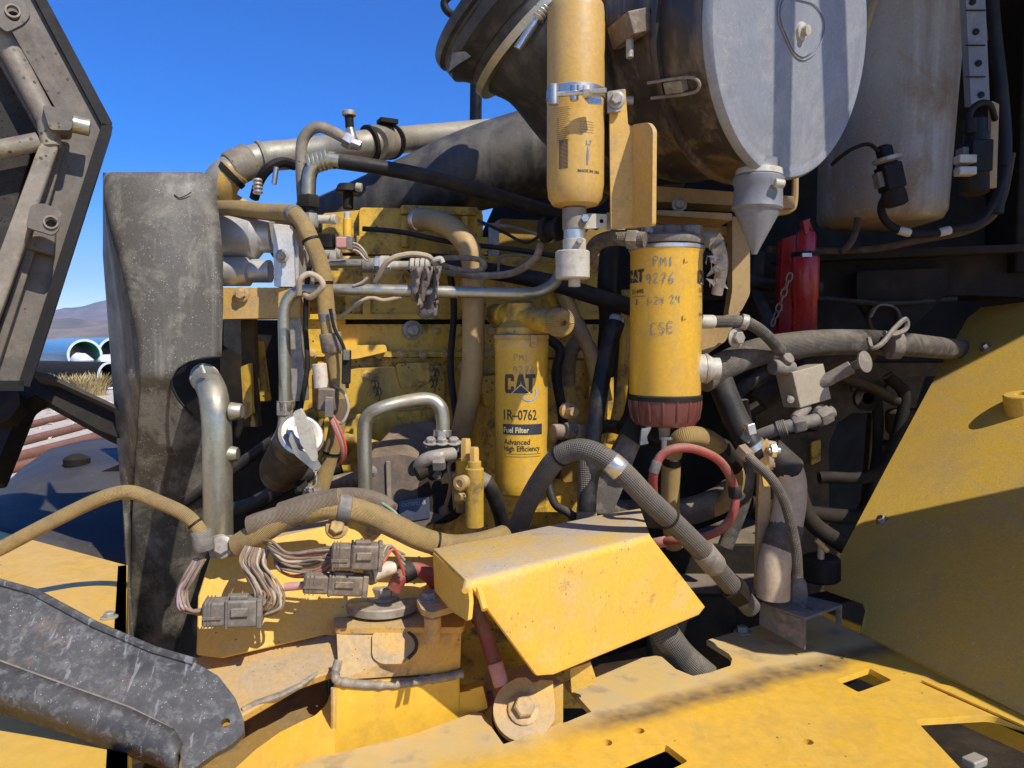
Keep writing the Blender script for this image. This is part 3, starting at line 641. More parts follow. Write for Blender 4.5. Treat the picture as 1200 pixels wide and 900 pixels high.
t = thing('sample_valve', 'small capped brass grey sampling valve sticking up into the sky', 'valve', at(412, 160, 1.3))
build('valve_body', MB().cyl(at(415, 172, 1.3), at(410, 150, 1.3), rp(6, 1.3), rp(5, 1.3)), M['zinc'], t)
build('valve_stem', MB().cyl(at(410, 150, 1.3), at(409, 136, 1.3), rp(5, 1.3)), M['blkd'], t)
build('valve_cap', MB().cyl(at(409, 136, 1.3), at(409, 130, 1.3), rp(8, 1.3)), M['bolt'], t)
build('side_nut', MB().hexh(at(412, 168, 1.29), at(424, 172, 1.29)-at(412, 168, 1.29), rp(6, 1.3), rp(11, 1.3)), M['steel'], t)
hose('pressure_hose', 'black hose with a ribbed crimp running down behind the tall filter bottle', [(362, 262, 1.26), (361, 225, 1.26), (363, 203, 1.26), (371, 191, 1.26), (386, 188, 1.26), (404, 190, 1.26), (450, 197, 1.28), (510, 209, 1.3), (570, 226, 1.34), (650, 250, 1.4), (700, 262, 1.45)], 8.5, M['rub'], 'hose', [(.33, 24, 1.35, M['zinc'], 'crimp_collar'), (.43, 7, 1.12, M['zinc'], 'band'), (.07, 14, 1.6, M['blkd'], 'hex_fitting'), (.02, 14, 1.35, M['steel'], 'hex_fitting')], n=18)
hose('elbow_tube', 'short zinc elbow under the black pressure hose', [(361.5, 240, 1.255), (361, 222, 1.255), (363, 203, 1.255), (371, 191, 1.255), (386, 187.5, 1.255), (398, 189, 1.255)], 7.6, z_, 'tube', n=18)
# charge air pipes at the top
cpipe = hose('intake_pipe', 'pale grey intake pipe running along the top against the sky', [(250, 224, 1.42), (262, 206, 1.42), (285, 192, 1.44), (310, 184, 1.46), (340, 181, 1.48), (380, 176, 1.5), (440, 168, 1.52), (500, 161, 1.68), (720, 140, 2.0)], 16, M['pipeg'], 'pipe', [(.775, 30, 1.25, M['dtube'], 'joint_sleeve'), (.742, 4, 1.32, M['blkd'], 'hose_clamp'), (.81, 4, 1.32, M['blkd'], 'hose_clamp'), (.24, 26, 1.18, M['dtube'], 'joint_sleeve'), (.37, 5, 1.14, M['dtube'], 'bead')], n=28, pname='pipe_body')
build('sleeve_latch', MB().box(at(454, 143, 1.52), (.035, .03, .008)), M['blkd'], cpipe)
hose('yellow_elbow', 'round yellow elbow at the corner behind the top of the black guard', [(282, 250, 1.46), (262, 236, 1.44), (262, 216, 1.42), (276, 200, 1.42)], 17, M['yeld'], 'pipe', [(.92, 7, 1.1, M['blkd'], 'hose_clamp')], n=26, pname='pipe_body')
t = thing('pipe_clamp', 'black t bolt clamp hanging off the yellow elbow', 'clamp', at(306, 205, 1.36))
build('clamp_strap', MB().tube(path([(298, 232, 1.38), (304, 212, 1.36), (314, 198, 1.35), (330, 190, 1.36), (345, 194, 1.38)]), [rp(6, 1.36)]*33, 8), M['blk'], t)
build('clamp_bolt', MB().cyl(at(324, 196, 1.34), at(321, 216, 1.34), rp(3, 1.36)), M['steel'], t)
build('clamp_spring', MB().lathe(at(302, 214, 1.35), Z, [(rp(6 if k % 2 else 4.5, 1.35), rp(k*2.2, 1.35)-.02) for k in range(9)], 14), M['steel'], t)
# large black duct
duct = MB(); P = [(322, 282, 1.64), (400, 258, 1.62), (480, 228, 1.6), (560, 198, 1.6), (640, 180, 1.62), (700, 182, 1.66)]
pts = path(P, 8); n_ = len(pts); duct.tube(pts, [rp(28 + 24*i/(n_-1), 1.66 + .2*i/n_) for i in range(n_)], 36)
solo('charge_duct', duct, M['duct'], 'big black tapered air duct behind the top hoses', 'duct')
# intake elbow and flange
IE = thing('intake_elbow', 'large black rubber intake elbow with a clamped rim at top centre', 'duct', at(600, 60, 1.3))
c0 = at(606, 10, 1.24); ax = Vector((.68, .06, -.72)).normalized()
r0 = rp(108, 1.24)
build('rim', MB().lathe(c0 - ax*.03, ax, [(r0*.9, -.004), (r0*.98, -.004), (r0*1.0, .002), (r0*1.0, .010), (r0*.955, .014), (r0*.955, .018), (r0*.98, .022), (r0*.985, .036), (r0*.93, .044), (r0*.86, .06)], 56), M['duct'], IE)
build('duct_body', MB().tube(spline([c0 + ax*.02, c0 + ax*.10, c0 + Vector((.12, .07, -.14)), c0 + Vector((.18, .14, -.17)), c0 + Vector((.26, .24, -.19))], 8), [r0*(.86 - .017*min(i, 16)) for i in range(33)], 44), M['duct'], IE)
build('clamp_band', MB().lathe(c0 + ax*.052, ax, [(r0*.83, -.008), (r0*.895, -.006), (r0*.885, .006), (r0*.83, .008)], 56), M['zinc'], IE)
sp = at(631, 20, 1.12); sd = (at(612, 52, 1.12)-at(638, 12, 1.12)).normalized()
build('clamp_screw', MB().cyl(sp, sp + sd*.055, .0065), M['steel'], IE)
build('clamp_spring', MB().lathe(sp - sd*.018, sd, [(.011 if k % 2 else .008, k*.0028) for k in range(9)], 16), M['steel'], IE)
build('rim_flap', MB().plate(poly([(526, 84), (530, 62), (545, 60), (552, 66), (536, 76)], 1.14), Vector((.0, .01, 0))), M['duct'], IE)
t = thing('mast', 'thin black mast post rising behind the intake elbow', 'post', at(558, 150, 2.2))
build('post', MB().cyl(at(557, 172, 2.2), at(560, -60, 2.2), rp(7, 2.2)), M['navy'], t)
build('hoop', MB().tube(path([(570, -12, 2.15), (535, -8, 2.15), (521, 2, 2.15), (525, 14, 2.15), (540, 21, 2.15), (556, 24, 2.15)]), [rp(4.5, 2.15)]*41, 12), M['blk'], t)
build('hoop_clamp', MB().box(at(551, 28, 2.12), (.03, .03, .05)), M['blk'], t)
build('knob', MB().cyl(at(548, 38, 2.12), at(556, 44, 2.12), .016), M['blkd'], t)

# ================================================================ CANISTERS
def can(name, label, cx, top, bot, rpx, Y, m, prof_top=.012, extra=None):
    c = at(cx, bot, Y); h = (at(cx, top, Y) - c).z; r = rp(rpx, Y); t = thing(name, label, 'filter', c)
    return t, c, r, h
# fuel filter in the middle
t1, c1, r1, h1 = can('fuel_filter', 'yellow fuel filter with black lettering hanging in the middle of the engine', 611, 397, 578, 31, 1.27, 'can')
build('canister', MB().lathe(c1, Z, [(r1*.5, .006), (r1*.8, 0), (r1*.93, .004), (r1*.985, .012), (r1, .024), (r1, h1-.022), (r1*1.02, h1-.02), (r1*1.02, h1-.004), (r1*.98, h1)], 64), M['can'], t1)
build('rim_band', MB().lathe(c1 + Z*(h1-.002), Z, [(r1*1.0, 0), (r1*1.04, .002), (r1*1.04, .008), (r1*.9, .01)], 64), M['yeld'], t1)
build('band_tab', MB().box(c1 + Vector((.019, -r1*1.0, h1-.004)), (.010, .006, .02), Matrix.Identity(3)), M['yeld'], t1, bevel=.001)
# font outlines wrapped round a cylinder
def font(text, size):
    cu = bpy.data.curves.new('t', 'FONT'); cu.body = text; cu.size = size; cu.resolution_u = 2; cu.offset = size*.018
    o = bpy.data.objects.new('t', cu); C.objects.link(o); me = o.to_mesh()
    v = [(q.co.x, q.co.y) for q in me.vertices]; f = [tuple(p.vertices) for p in me.polygons]
    o.to_mesh_clear(); bpy.data.objects.remove(o); bpy.data.curves.remove(cu)
    wx = max(q[0] for q in v) - min(q[0] for q in v); x0 = min(q[0] for q in v)
    return [(x-x0, y) for x, y in v], f, wx
def wrap(v, f, cx0, cy0, c, r, phi, sx=1, shear=0, rise=.0005, fat=0):
    """v: 2-D points (m); phi: centre bearing of the text on the cylinder, 0 = facing -Y, positive to the right"""
    bm = bmesh.new(); vv = [bm.verts.new((x*sx, y, 0)) for x, y in v]
    for q in f:
        try: bm.faces.new([vv[i] for i in q])
        except ValueError: pass
    xs = [p.co.x for p in bm.verts]; a, b = min(xs), max(xs); k = int((b-a)/.003)
    for i in range(1, k+1):
        g_ = bm.verts[:] + bm.edges[:] + bm.faces[:]
        bmesh.ops.bisect_plane(bm, geom=g_, plane_co=(a + (b-a)*i/(k+1), 0, 0), plane_no=(1, 0, 0))
    bm.verts.index_update(); out = MB(); P = []
    for p in bm.verts:
        x = p.co.x + cx0; y = p.co.y + cy0; th = phi + x/r
        P.append(c + Vector((math.sin(th)*(r+rise), -math.cos(th)*(r+rise), y + shear*x)))
    out.add(P, [tuple(q.index for q in face.verts) for face in bm.faces]); bm.free(); return out
def merge(mbs):
    o = MB()
    for m_ in mbs: o.add(m_.v, m_.f)
    return o
def logo(w, h):
    """C A T block letters, and the two-tone triangle over the A: returns dark polys, pale polys"""
    u = w/3.1; s = u*.3; L = []
    L.append([(0, h*.12), (u*.12, 0), (u*.82, 0), (u*.94, h*.12), (u*.94, h*.36), (u*.62, h*.36), (u*.62, h*.2), (u*.32, h*.2), (u*.32, h*.8), (u*.62, h*.8), (u*.62, h*.64), (u*.94, h*.64), (u*.94, h*.88), (u*.82, h), (u*.12, h), (0, h*.88)])
    x = u*1.0; L.append([(x, 0), (x+u*.38, h), (x+u*.78, h), (x+u*1.14, 0), (x+u*.8, 0), (x+u*.58, h*.66), (x+u*.36, 0)])
    x = u*2.02; L.append([(x-.02*u, h), (x-.02*u, h*.8), (x+u*.3, h*.8), (x+u*.3, 0), (x+u*.66, 0), (x+u*.66, h*.8), (x+u*.98, h*.8), (x+u*.98, h)])
    tri = [(u*.78, 0), (u*1.58, h*.42), (u*2.38, 0)]; tro = [(u*.62, -h*.03), (u*1.58, h*.5), (u*2.54, -h*.03)]
    return L, tri, tro
def tess(P):
    t_ = geometry.tessellate_polygon([[Vector((x, y, 0)) for x, y in P]]); return P, [tuple(q) for q in t_]
def put_logo(par, w, h, x, y, c, r, phi):
    L, tri, tro = logo(w, h)
    build('logo_letters', merge([wrap(*tess(l), x, y, c, r, phi) for l in L]), M['print'], par, fix=False)
    build('logo_triangle_edge', wrap(*tess(tro), x, y, c, r, phi, rise=.0007), M['lite'], par, fix=False)
    build('logo_triangle', wrap(*tess(tri), x, y, c, r, phi, rise=.0009), M['print'], par, fix=False)
def put_text(par, s, size, x, y, c, r, phi, m='print', sx=1, nm='printed_text', rise=.0005, vert=False):
    v, f, wx = font(s, size)
    if vert: v = [(-b, a) for a, b in v]
    build(nm, wrap(v, f, x, y, c, r, phi, sx, rise=rise), M[m], par, fix=False)
STK = {'P': [[(0, 0), (0, 1), (.45, .95), (.5, .7), (.1, .55)]], 'M': [[(0, 0), (.08, .9), (.35, .4), (.6, .9), (.75, 0)]], '1': [[(.15, 0), (.15, 1)]], '2': [[(0, .8), (.25, 1), (.5, .75), (.1, .1), (.6, .1)]],
       '9': [[(.5, .75), (.25, .95), (0, .7), (.2, .5), (.5, .7), (.45, .05)]], '7': [[(0, .9), (.5, .95), (.15, 0)], [(.05, .5), (.45, .5)]], '6': [[(.45, 1), (.05, .45), (.15, .05), (.45, .1), (.45, .4), (.1, .4)]],
       '-': [[(0, .4), (.4, .42)]], '4': [[(.05, .9), (0, .5), (.5, .5)], [(.45, .9), (.4, 0)]], 'C': [[(.5, .9), (.2, 1), (0, .5), (.15, 0), (.5, .1)]], 'E': [[(.5, .9), (.05, .9), (.05, .05), (.5, .1)], [(.05, .5), (.4, .5)]], 'S': [[(.5, .9), (.1, .9), (.1, .55), (.45, .45), (.4, .05), (0, .1)]]}
def scrawl(par, s, size, x, y, c, r, phi, wd=.0011, slope=0):
    mbs = []; cx = x
    for ch in s:
        if ch == ' ': cx += size*.5; continue
        wmax = 0
        for st in STK[ch]:
            p = [q for q in spline([Vector((a + .08*noise.noise(Vector((cx*90, b*3, 1))), b, 0)) for a, b in st], 4)]
            V2 = []; Fs = []
            for i, q in enumerate(p):
                d = (p[min(i+1, len(p)-1)] - p[max(i-1, 0)]).normalized(); nn = Vector((-d.y, d.x, 0))
                for sg in (-1, 1): V2.append((q.x*size*.85 + nn.x*sg*wd/2, q.y*size + nn.y*sg*wd/2))
                wmax = max(wmax, q.x)
                if i: Fs.append((2*i-2, 2*i-1, 2*i+1, 2*i))
            mbs.append(wrap(V2, Fs, cx, y + slope*(cx-x), c, r, phi))
        cx += (wmax*.85 + .28)*size
    build('handwriting', merge(mbs), M['ink'], par, fix=False)
ph = -math.atan2(c1.x, c1.y)*0
def zz(py): return (at(611, py, 1.27) - c1).z
put_logo(t1, .054, .031, -.029, zz(459), c1, r1, .0)
put_text(t1, '1R', .0235, -.0315, zz(489), c1, r1, 0, sx=.78); put_text(t1, '\u2013', .0235, -.0155, zz(489), c1, r1, 0, sx=.8); put_text(t1, '0762', .0235, -.0062, zz(489), c1, r1, 0, sx=.68)
bnd = [(-.033, zz(506)), (.037, zz(506)), (.037, zz(494)), (-.033, zz(494))]
build('printed_band', wrap(*tess(bnd), 0, 0, c1, r1, 0), M['label'], t1, fix=False)
put_text(t1, 'Fuel Filter', .0125, -.031, zz(503.5), c1, r1, 0, 'lite', nm='band_text', rise=.0009, sx=.85)
put_text(t1, 'Advanced', .0125, -.031, zz(517), c1, r1, 0, sx=.9); put_text(t1, 'High Efficiency', .0125, -.031, zz(524.5), c1, r1, 0, sx=.86)
for yy in (528, 531): build('printed_rule', wrap(*tess([(-.031, zz(yy)), (.034, zz(yy)), (.034, zz(yy)+.0006), (-.031, zz(yy)+.0006)]), 0, 0, c1, r1, 0), M['print'], t1, fix=False)
0 and put_text(t1, 'R', .014, .026, zz(521), c1, r1, 0)
seal = MB(); mbs = []
for k in range(10):
    a0, a1 = -2.5 + k*.3, -2.5 + (k+1)*.3
    mbs.append(wrap([(math.cos(a0)*.012, math.sin(a0)*.012), (math.cos(a1)*.012, math.sin(a1)*.012), (math.cos(a1)*.0145, math.sin(a1)*.0145), (math.cos(a0)*.0145, math.sin(a0)*.0145)], [(0, 1, 2, 3)], .012, zz(458), c1, r1, 0, rise=.001))
build('printed_seal', merge(mbs), M['bluep'], t1, fix=False)
scrawl(t1, 'PM1', .0105, -.012, zz(422), c1, r1, 0, .0009); scrawl(t1, '9276', .0125, -.014, zz(437), c1, r1, 0, .0009)
FH = thing('filter_head', 'yellow priming pump with a knurled knob above the middle fuel filter', 'pump', at(620, 380, 1.3))
ch = c1 + Z*(h1+.008)
build('head_casting', MB().lathe(ch, Z, [(r1*.95, 0), (r1*.92, .01), (r1*.6, .022), (r1*.55, .05), (r1*.3, .055)], 40), M['yele'], FH)
p0 = at(578, 368, 1.36); p1 = at(657, 378, 1.16); d = (p1-p0).normalized()
build('pump_barrel', MB().lathe(p0, d, [(.017, 0), (.019, .01), (.019, .12), (.0165, .125), (.0165, .15), (.019, .155), (.019, (p1-p0).length)], 36), M['yele'], FH)
build('pump_knob', MB().lathe(p1 - d*.012, d, [(.02, 0), (.0225, .003), (.0225, .016), (.019, .021), (.004, .022), (.004, .019), (.0001, .019)], 44), mat('knurled yellow', (.62, .4, .11), (.5, .33, .1), .6, dust=(DUST, .6, .1), pattern='knurl', pscale=1.2, bump=.5), FH)
build('strap', MB().lathe(p0 + d*.04, d, [(.0195, 0), (.0215, .001), (.0215, .009), (.0195, .01)], 36), M['yele'], FH)
build('strap_leg', MB().plate(poly([(590, 372), (606, 366), (612, 392), (588, 394)], 1.26), Vector((0, .01, 0))), M['yele'], FH, bevel=.001)
build('side_plug', MB().hexh(at(655, 372, 1.25), X, .012, .02), M['ybolt'], FH)

# tall upper bottle
t2, c2, r2, h2 = can('upper_filter', 'tall dusty yellow filter bottle with a steel clamp, highest in the bay', 674, 3, 243, 33, 1.06, 'cand')
build('canister', MB().lathe(c2, Z, [(r2*.45, 0), (r2*.8, .003), (r2*.94, .012), (r2*1.0, .03), (r2, h2-.03), (r2*.985, h2-.026), (r2*.985, h2-.016), (r2*.95, h2-.006), (r2*.86, h2), (r2*.4, h2+.001)], 64), M['cand'], t2)
def z2(py): return (at(674, py, 1.06) - c2).z
for k in range(18): build('printed_rule', wrap(*tess([(-.024, z2(135+k*2.3)), (-.006 + .004*math.sin(k*2.1), z2(135+k*2.3)), (-.006, z2(135+k*2.3)+.0005), (-.024, z2(135+k*2.3)+.0005)]), 0, 0, c2, r2, -.15), M['print'], t2, fix=False)
for k in range(5): build('printed_rule', wrap(*tess([(.002, z2(152+k*3)), (.022, z2(152+k*3)), (.022, z2(152+k*3)+.0004), (.002, z2(152+k*3)+.0004)]), 0, 0, c2, r2, 0), M['print'], t2, fix=False)
bars = []
for k in range(22):
    y0 = z2(204-k*1.5); bars.append(wrap(*tess([(0, y0), (.013, y0), (.013, y0+.0011), (0, y0+.0011)]), -.026, 0, c2, r2, 0))
build('barcode', merge(bars), M['print'], t2, fix=False)
build('worn_print', wrap(*tess([(0, 0), (.002, -.001), (.003, .018), (.001, .024), (-.0005, .012)]), .012, z2(200), c2, r2, 0), M['ink'], t2, fix=False)
put_text(t2, 'L7', .009, .011, z2(178), c2, r2, 0, 'ink', vert=False)
put_text(t2, 'MADE IN USA', .0055, .0, z2(209), c2, r2, 0, 'print')
CL = thing('bottle_clamp', 'steel band clamp with a t bolt around the tall filter bottle', 'clamp', c2 + Z*z2(112))
zc = z2(113)
build('clamp_band', MB().lathe(c2 + Z*(zc-.007), Z, [(r2*1.005, 0), (r2*1.03, .001), (r2*1.03, .013), (r2*1.005, .014)], 60), M['steel'], CL)
a0 = at(645, 112, 1.0); build('band_roll', MB().cyl(at(649, 99, 1.0), at(649, 123, 1.0), rp(5.5, 1)), M['steel'], CL)
build('t_bolt', MB().cyl(at(652, 111, 1.0), at(711, 106, .99), rp(3, 1)), M['steel'], CL)
build('bolt_nut', MB().hexh(at(683, 107, .99), X, rp(7, 1), rp(8, 1)), M['steel'], CL)
build('bolt_barrel', MB().cyl(at(673, 100, 1.0), at(673, 118, 1.0), rp(5, 1)), M['steel'], CL)
build('lock_tab', MB().plate(poly([(684, 114), (703, 108), (706, 122), (690, 121)], 1.0), Vector((0, .004, 0))), M['steel'], CL)
BK = thing('bottle_bracket', 'folded yellow bracket plate holding the tall filter bottle', 'bracket', at(735, 200, 1.1))
yp('bracket_face', [(714, 108), (733, 104), (736, 146), (748, 150), (748, 266), (716, 268)], 1.05, .008, 'yeld', BK)
build('bracket_flange', MB().plate(rounded([at(745, 147, 1.055), at(745, 267, 1.055), at(769, 265, 1.0), at(770, 152, 1.0), at(764, 144, 1.015)], .006), Vector((-.006, -.003, 0))), M['cand'], BK, bevel=.002)
yp('clamp_ear', [(712, 107), (732, 104), (728, 130), (712, 132)], 1.04, .006, 'bolt', BK)
build('bolt', MB().bolt(at(722, 117, 1.04), -Yv, rp(6.5, 1.08)), M['bolt'], BK)
build('bolt', MB().cyl(at(733, 118, 1.07), at(742, 118, 1.07), rp(5, 1.1)), M['bolt'], BK)
SV = thing('bottle_valve', 'pale grey valve stack hanging under the tall filter bottle', 'valve', at(674, 290, 1.06))
def stk(nm, y0, y1, r_, m, x=673): build(nm, MB().cyl(at(x, y1, 1.06), at(x, y0, 1.06), rp(r_, 1.06), n=32, c=.08), M[m], SV)
stk('valve_neck', 244, 270, 14, 'dtube'); stk('valve_collar', 268, 281, 13, 'steel'); stk('valve_neck', 280, 296, 13.5, 'white'); stk('valve_cup', 294, 327, 20, 'white', 671); stk('valve_tip', 326, 336, 7, 'white')
build('mount_tab', MB().plate(rounded(poly([(685, 250), (711, 251), (711, 267), (685, 268)], 1.07), .001), Vector((0, .003, 0)), [circ(at(705, 259, 1.07), Yv, .003, 12)]), M['white'], SV)
build('mount_tab', MB().plate(rounded(poly([(711, 249), (733, 249), (733, 269), (711, 269)], 1.09), .001), Vector((0, .004, 0))), M['bolt'], SV)
build('bolt', MB().hexh(at(724, 257, 1.09), -Yv, rp(6, 1.07), .008), M['steel'], SV)
build('bolt', MB().hexh(at(685, 257, 1.05), -Yv, rp(5, 1.07), .012), M['steel'], SV)
build('valve_screw', MB().hexh(at(679, 283, 1.045), -Yv, rp(4, 1.07), .012), M['steel'], SV)
build('side_connector', MB().lathe(at(658, 268, 1.08), at(634, 270, 1.1)-at(658, 268, 1.08), [(.012, 0), (.017, .002), (.017, .008), (.013, .01), (.013, .02), (.018, .022), (.018, .03)], 12), M['blkd'], SV)

# water separator
t3, c3, r3, h3 = can('fuel_separator', 'large yellow filter with pen writing above a clear bowl', 779, 294, 464, 42, 1.17, 'can')
build('canister', MB().lathe(c3, Z, [(r3*.96, 0), (r3*.985, .004), (r3*.985, h3-.006), (r3*1.0, h3-.004), (r3*1.02, h3), (r3*.9, h3+.001)], 72), M['can'], t3)
build('canister_rim', MB().lathe(c3 + Z*(h3-.002), Z, [(r3*1.0, 0), (r3*1.035, .002), (r3*1.035, .007), (r3*.92, .01)], 72), M['steel'], t3)
def z3(py): return (at(779, py, 1.17) - c3).z
bw = []; nb = 72
prof = [(.99, 0), (.985, -.012), (.93, -.034), (.86, -.043), (.5, -.047), (.0002, -.047)]
bowl = MB().lathe(c3, Z, [(r3*a, b) for a, b in prof], nb, cap=False)
bowl.lathe(c3, Z, [(r3*a*.94, b+.003) for a, b in prof[:-1]] + [(.0002, -.043)], nb, cap=False)
build('bowl', bowl, M['bowl'], t3)
ribs = MB()
for k in range(16):
    a = 6.2832*k/16+.15; dd = Vector((math.cos(a), math.sin(a), 0)); ribs.tube([c3 + dd*r3*.985 - Z*.004, c3 + dd*r3*.98 - Z*.014, c3 + dd*r3*.93 - Z*.033, c3 + dd*r3*.8 - Z*.043], [.0022]*4, 6)
build('bowl_rib', ribs, M['bowl'], t3)
build('bowl_ring', MB().lathe(c3, Z, [(r3*.99, .003), (r3*1.03, .001), (r3*1.03, -.005), (r3*.97, -.006)], nb), M['blk'], t3)
build('fuel_fill', MB().lathe(c3, Z, [(r3*.86, -.001), (r3*.84, -.02), (r3*.8, -.036), (.001, -.04)], 48), M['fluid'], t3)
build('drain_valve', MB().cyl(c3 - Z*.046, c3 - Z*.066, .0095, .008), M['dtube'], t3)
build('drain_knob', MB().cyl(c3 - Z*.062 + X*.003, c3 - Z*.068 + X*.003, .011), M['steel'], t3)
build('drain_tip', MB().cyl(c3 - Z*.066, c3 - Z*.084, .005), M['steel'], t3)
put_logo(t3, .04, .0195, 0, z3(333), c3, r3, -1.52); put_logo(t3, .04, .0195, 0, z3(334), c3, r3, .785)
put_text(t3, '513-4490', .009, 0, z3(345.5), c3, r3, -1.32, sx=.8); put_text(t3, '513-4490', .009, 0, z3(344), c3, r3, .86, sx=.8)
put_text(t3, '3', .011, 0, z3(358), c3, r3, -1.13); put_text(t3, '1-', .010, 0, z3(313), c3, r3, .27); put_text(t3, '1-', .010, 0, z3(377), c3, r3, .24); put_text(t3, 'WATER', .007, 0, z3(371), c3, r3, .86)
for x_, p_ in ((0, -1.32), (0, .86)): build('printed_rule', wrap(*tess([(x_, z3(349)), (x_+.03, z3(349)), (x_+.03, z3(348.5)), (x_, z3(348.5))]), 0, 0, c3, r3, p_), M['print'], t3, fix=False)
scrawl(t3, 'PM1', .014, 0, z3(316), c3, r3, -.54, .0013); scrawl(t3, '9276', .0155, 0, z3(336), c3, r3, -.75, .0013, .03)
scrawl(t3, '1-24 24', .0115, 0, z3(360), c3, r3, -.72, .0012, .1); scrawl(t3, 'CSE', .0175, 0, z3(393), c3, r3, -.6, .0013, .12)
SH = thing('separator_head', 'dusty dark grey cast head on top of the large filter with writing', 'filter head', c3 + Z*h3)
ht = c3 + Z*(h3+.008)
build('head_plate', MB().lathe(ht, Z, [(r3*1.03, 0), (r3*1.05, .003), (r3*1.04, .01), (r3*.9, .014)], 56), M['conn'], SH)
for dx, w_ in ((-.034, .024), (.0, .022), (.032, .03)):
    build('cast_lug', MB().lathe(ht + Vector((dx, -.018, .008)), Z, [(w_*.6, 0), (w_*.62, .008), (w_*.55, .018), (w_*.3, .022), (.001, .023)], 20), M['conn'], SH)
build('head_block', MB().box(ht + Vector((.003, .01, .017)), (.095, .07, .022), Matrix.Identity(3)), M['conn'], SH, bevel=.004)
build('bolt', MB().bolt(ht + Vector((-.036, -.034, .018)), Vector((0, -1, .3)), .006), M['bolt'], SH)
hose('supply_hose', 'dusty hose curving into the left side of the separator head', [(690, 300, 1.16), (700, 285, 1.14), (718, 279, 1.12), (738, 280, 1.11), (756, 281, 1.1)], 9, M['rubg'], 'hose', [(.83, 12, 1.3, M['conn'], 'hex_fitting')])
wpd = MB(); 
for i in range(26):
    a = i*.9; c_ = at(840 + 5*math.sin(i*1.3), 278 + i*2.2, 1.17 + .01*math.cos(i)); s_ = .012
    q = [c_ + Vector((random.uniform(-1, 1), random.uniform(-.5, .5), random.uniform(-1, 1)))*s_ for _ in range(4)]; wpd.add(q, [(0, 1, 2), (0, 2, 3)])
wr = thing('wrapped_elbow', 'elbow wrapped in torn cream plastic beside the separator head', 'elbow', at(838, 300, 1.08))
build('elbow_body', MB().tube(path([(826, 280, 1.2), (838, 284, 1.19), (844, 300, 1.19), (845, 318, 1.19), (840, 345, 1.2)]), [rp(11 - i*.12, 1.08) for i in range(33)], 14), M['wrap'], wr)
build('wrap_flap', wpd, M['wrap'], wr, fix=False)
# ================================================================ AIR CLEANER
an_ = Vector((.645, -.76, -.13)).normalized(); ac = at(936, 36, 1.08); ra = rp(164, 1.08)
AC = thing('air_cleaner', 'big drum air cleaner with a grey round cover and brown stained black body', 'air cleaner', ac)
Q = lambda h: ac + an_*h
ga, gb, _ = frame(an_)
def on_drum(phi, h, rr): return ac + an_*h + (ga*math.cos(phi) + gb*math.sin(phi))*rr
build('cover', MB().lathe(ac, an_, [(ra*.992, -.016), (ra*1.008, -.013), (ra*1.006, -.006), (ra*.985, -.001), (ra*.955, .0), (ra*.93, -.002), (ra*.90, -.001), (ra*.5, .0), (.0002, .001)], 96, cap=False), M['cap'], AC)
build('cover_skirt', MB().lathe(ac, an_, [(ra*.985, -.085), (ra*1.0, -.08), (ra*.99, -.013)], 96, cap=False), M['house'], AC)
build('seam_ring', MB().lathe(ac, an_, [(ra*.98, -.094), (ra*1.03, -.092), (ra*1.035, -.088), (ra*1.03, -.083), (ra*.98, -.081)], 96, cap=False), M['house'], AC)
build('drum_body', MB().lathe(ac, an_, [(ra*.3, -.29), (ra*.88, -.288), (ra*.95, -.275), (ra*.985, -.26), (ra*.985, -.20), (ra*1.0, -.195), (ra*1.0, -.17), (ra*.985, -.165), (ra*.985, -.094)], 96, cap=False), M['house'], AC)
build('mount_band', MB().lathe(ac, an_, [(ra*.99, -.245), (ra*1.012, -.243), (ra*1.012, -.215), (ra*.99, -.213)], 96, cap=False), M['blkd'], AC)
tp = [ac + an_*.004 + v for v in (ga*0,)]
def capat(x, y, o=.002): return hit(x, y, ac + an_*o, an_)
em = rounded([capat(*q) for q in [(914, -6), (956, 4), (970, 28), (958, 62), (940, 72), (928, 62), (911, 22)]], .02, 5)
build('embossed_triangle', MB().tube(em + [em[0], em[1]], [.0009]*(len(em)+2), 6), M['cap'], AC)
build('embossed_plate', MB().plate(rounded([capat(x, y, .003) for x, y in [(917, -2), (953, 7), (966, 28), (955, 60), (940, 68), (930, 60), (914, 22)]], .02, 5), -an_*.004), M['cap'], AC, bevel=.001)
build('cover_nut', MB().lathe(capat(938, 37, .002), an_, [(.013, 0), (.012, .004), (.007, .005), (.007, .012), (.001, .013)], 24), M['white'], AC)
def latch(px, py, Y=None):
    # wire bail clip, seen just off the cover edge
    best = None
    for i in range(720):
        p = on_drum(i*math.pi/360, -.06, ra*1.0); r_ = p - CAM; qx = 600 + F*r_.x/ (r_.y*cP - r_.z*sP); qy = 450 - F*(r_.z*cP + r_.y*sP)/(r_.y*cP - r_.z*sP)
        e = (qx-px)**2 + (qy-py)**2
        if best is None or e < best[0]: best = (e, i*math.pi/360)
    f = best[1]; L = build('latch', MB().box(on_drum(f, -.062, ra*1.015), (.016, .016, .03), Matrix((ga*-math.sin(f)+gb*math.cos(f), ga*math.cos(f)+gb*math.sin(f), an_)).transposed()), M['dtube'], AC, bevel=.002)
    w_ = .05
    loop = [on_drum(f-w_, -.105, ra*1.03), on_drum(f-w_, -.04, ra*1.045), on_drum(f-w_*.5, -.022, ra*1.05), on_drum(f+w_*.5, -.022, ra*1.05), on_drum(f+w_, -.04, ra*1.045), on_drum(f+w_, -.105, ra*1.03)]
    b = build('latch_wire', MB().tube(spline(loop, 5), [.0022]*26, 8), M['dtube'], L)
    return f
for q in ((812, 97), (1003, 128), (798, -60)): latch(*q)
hb = at(733, 36, 1.12)
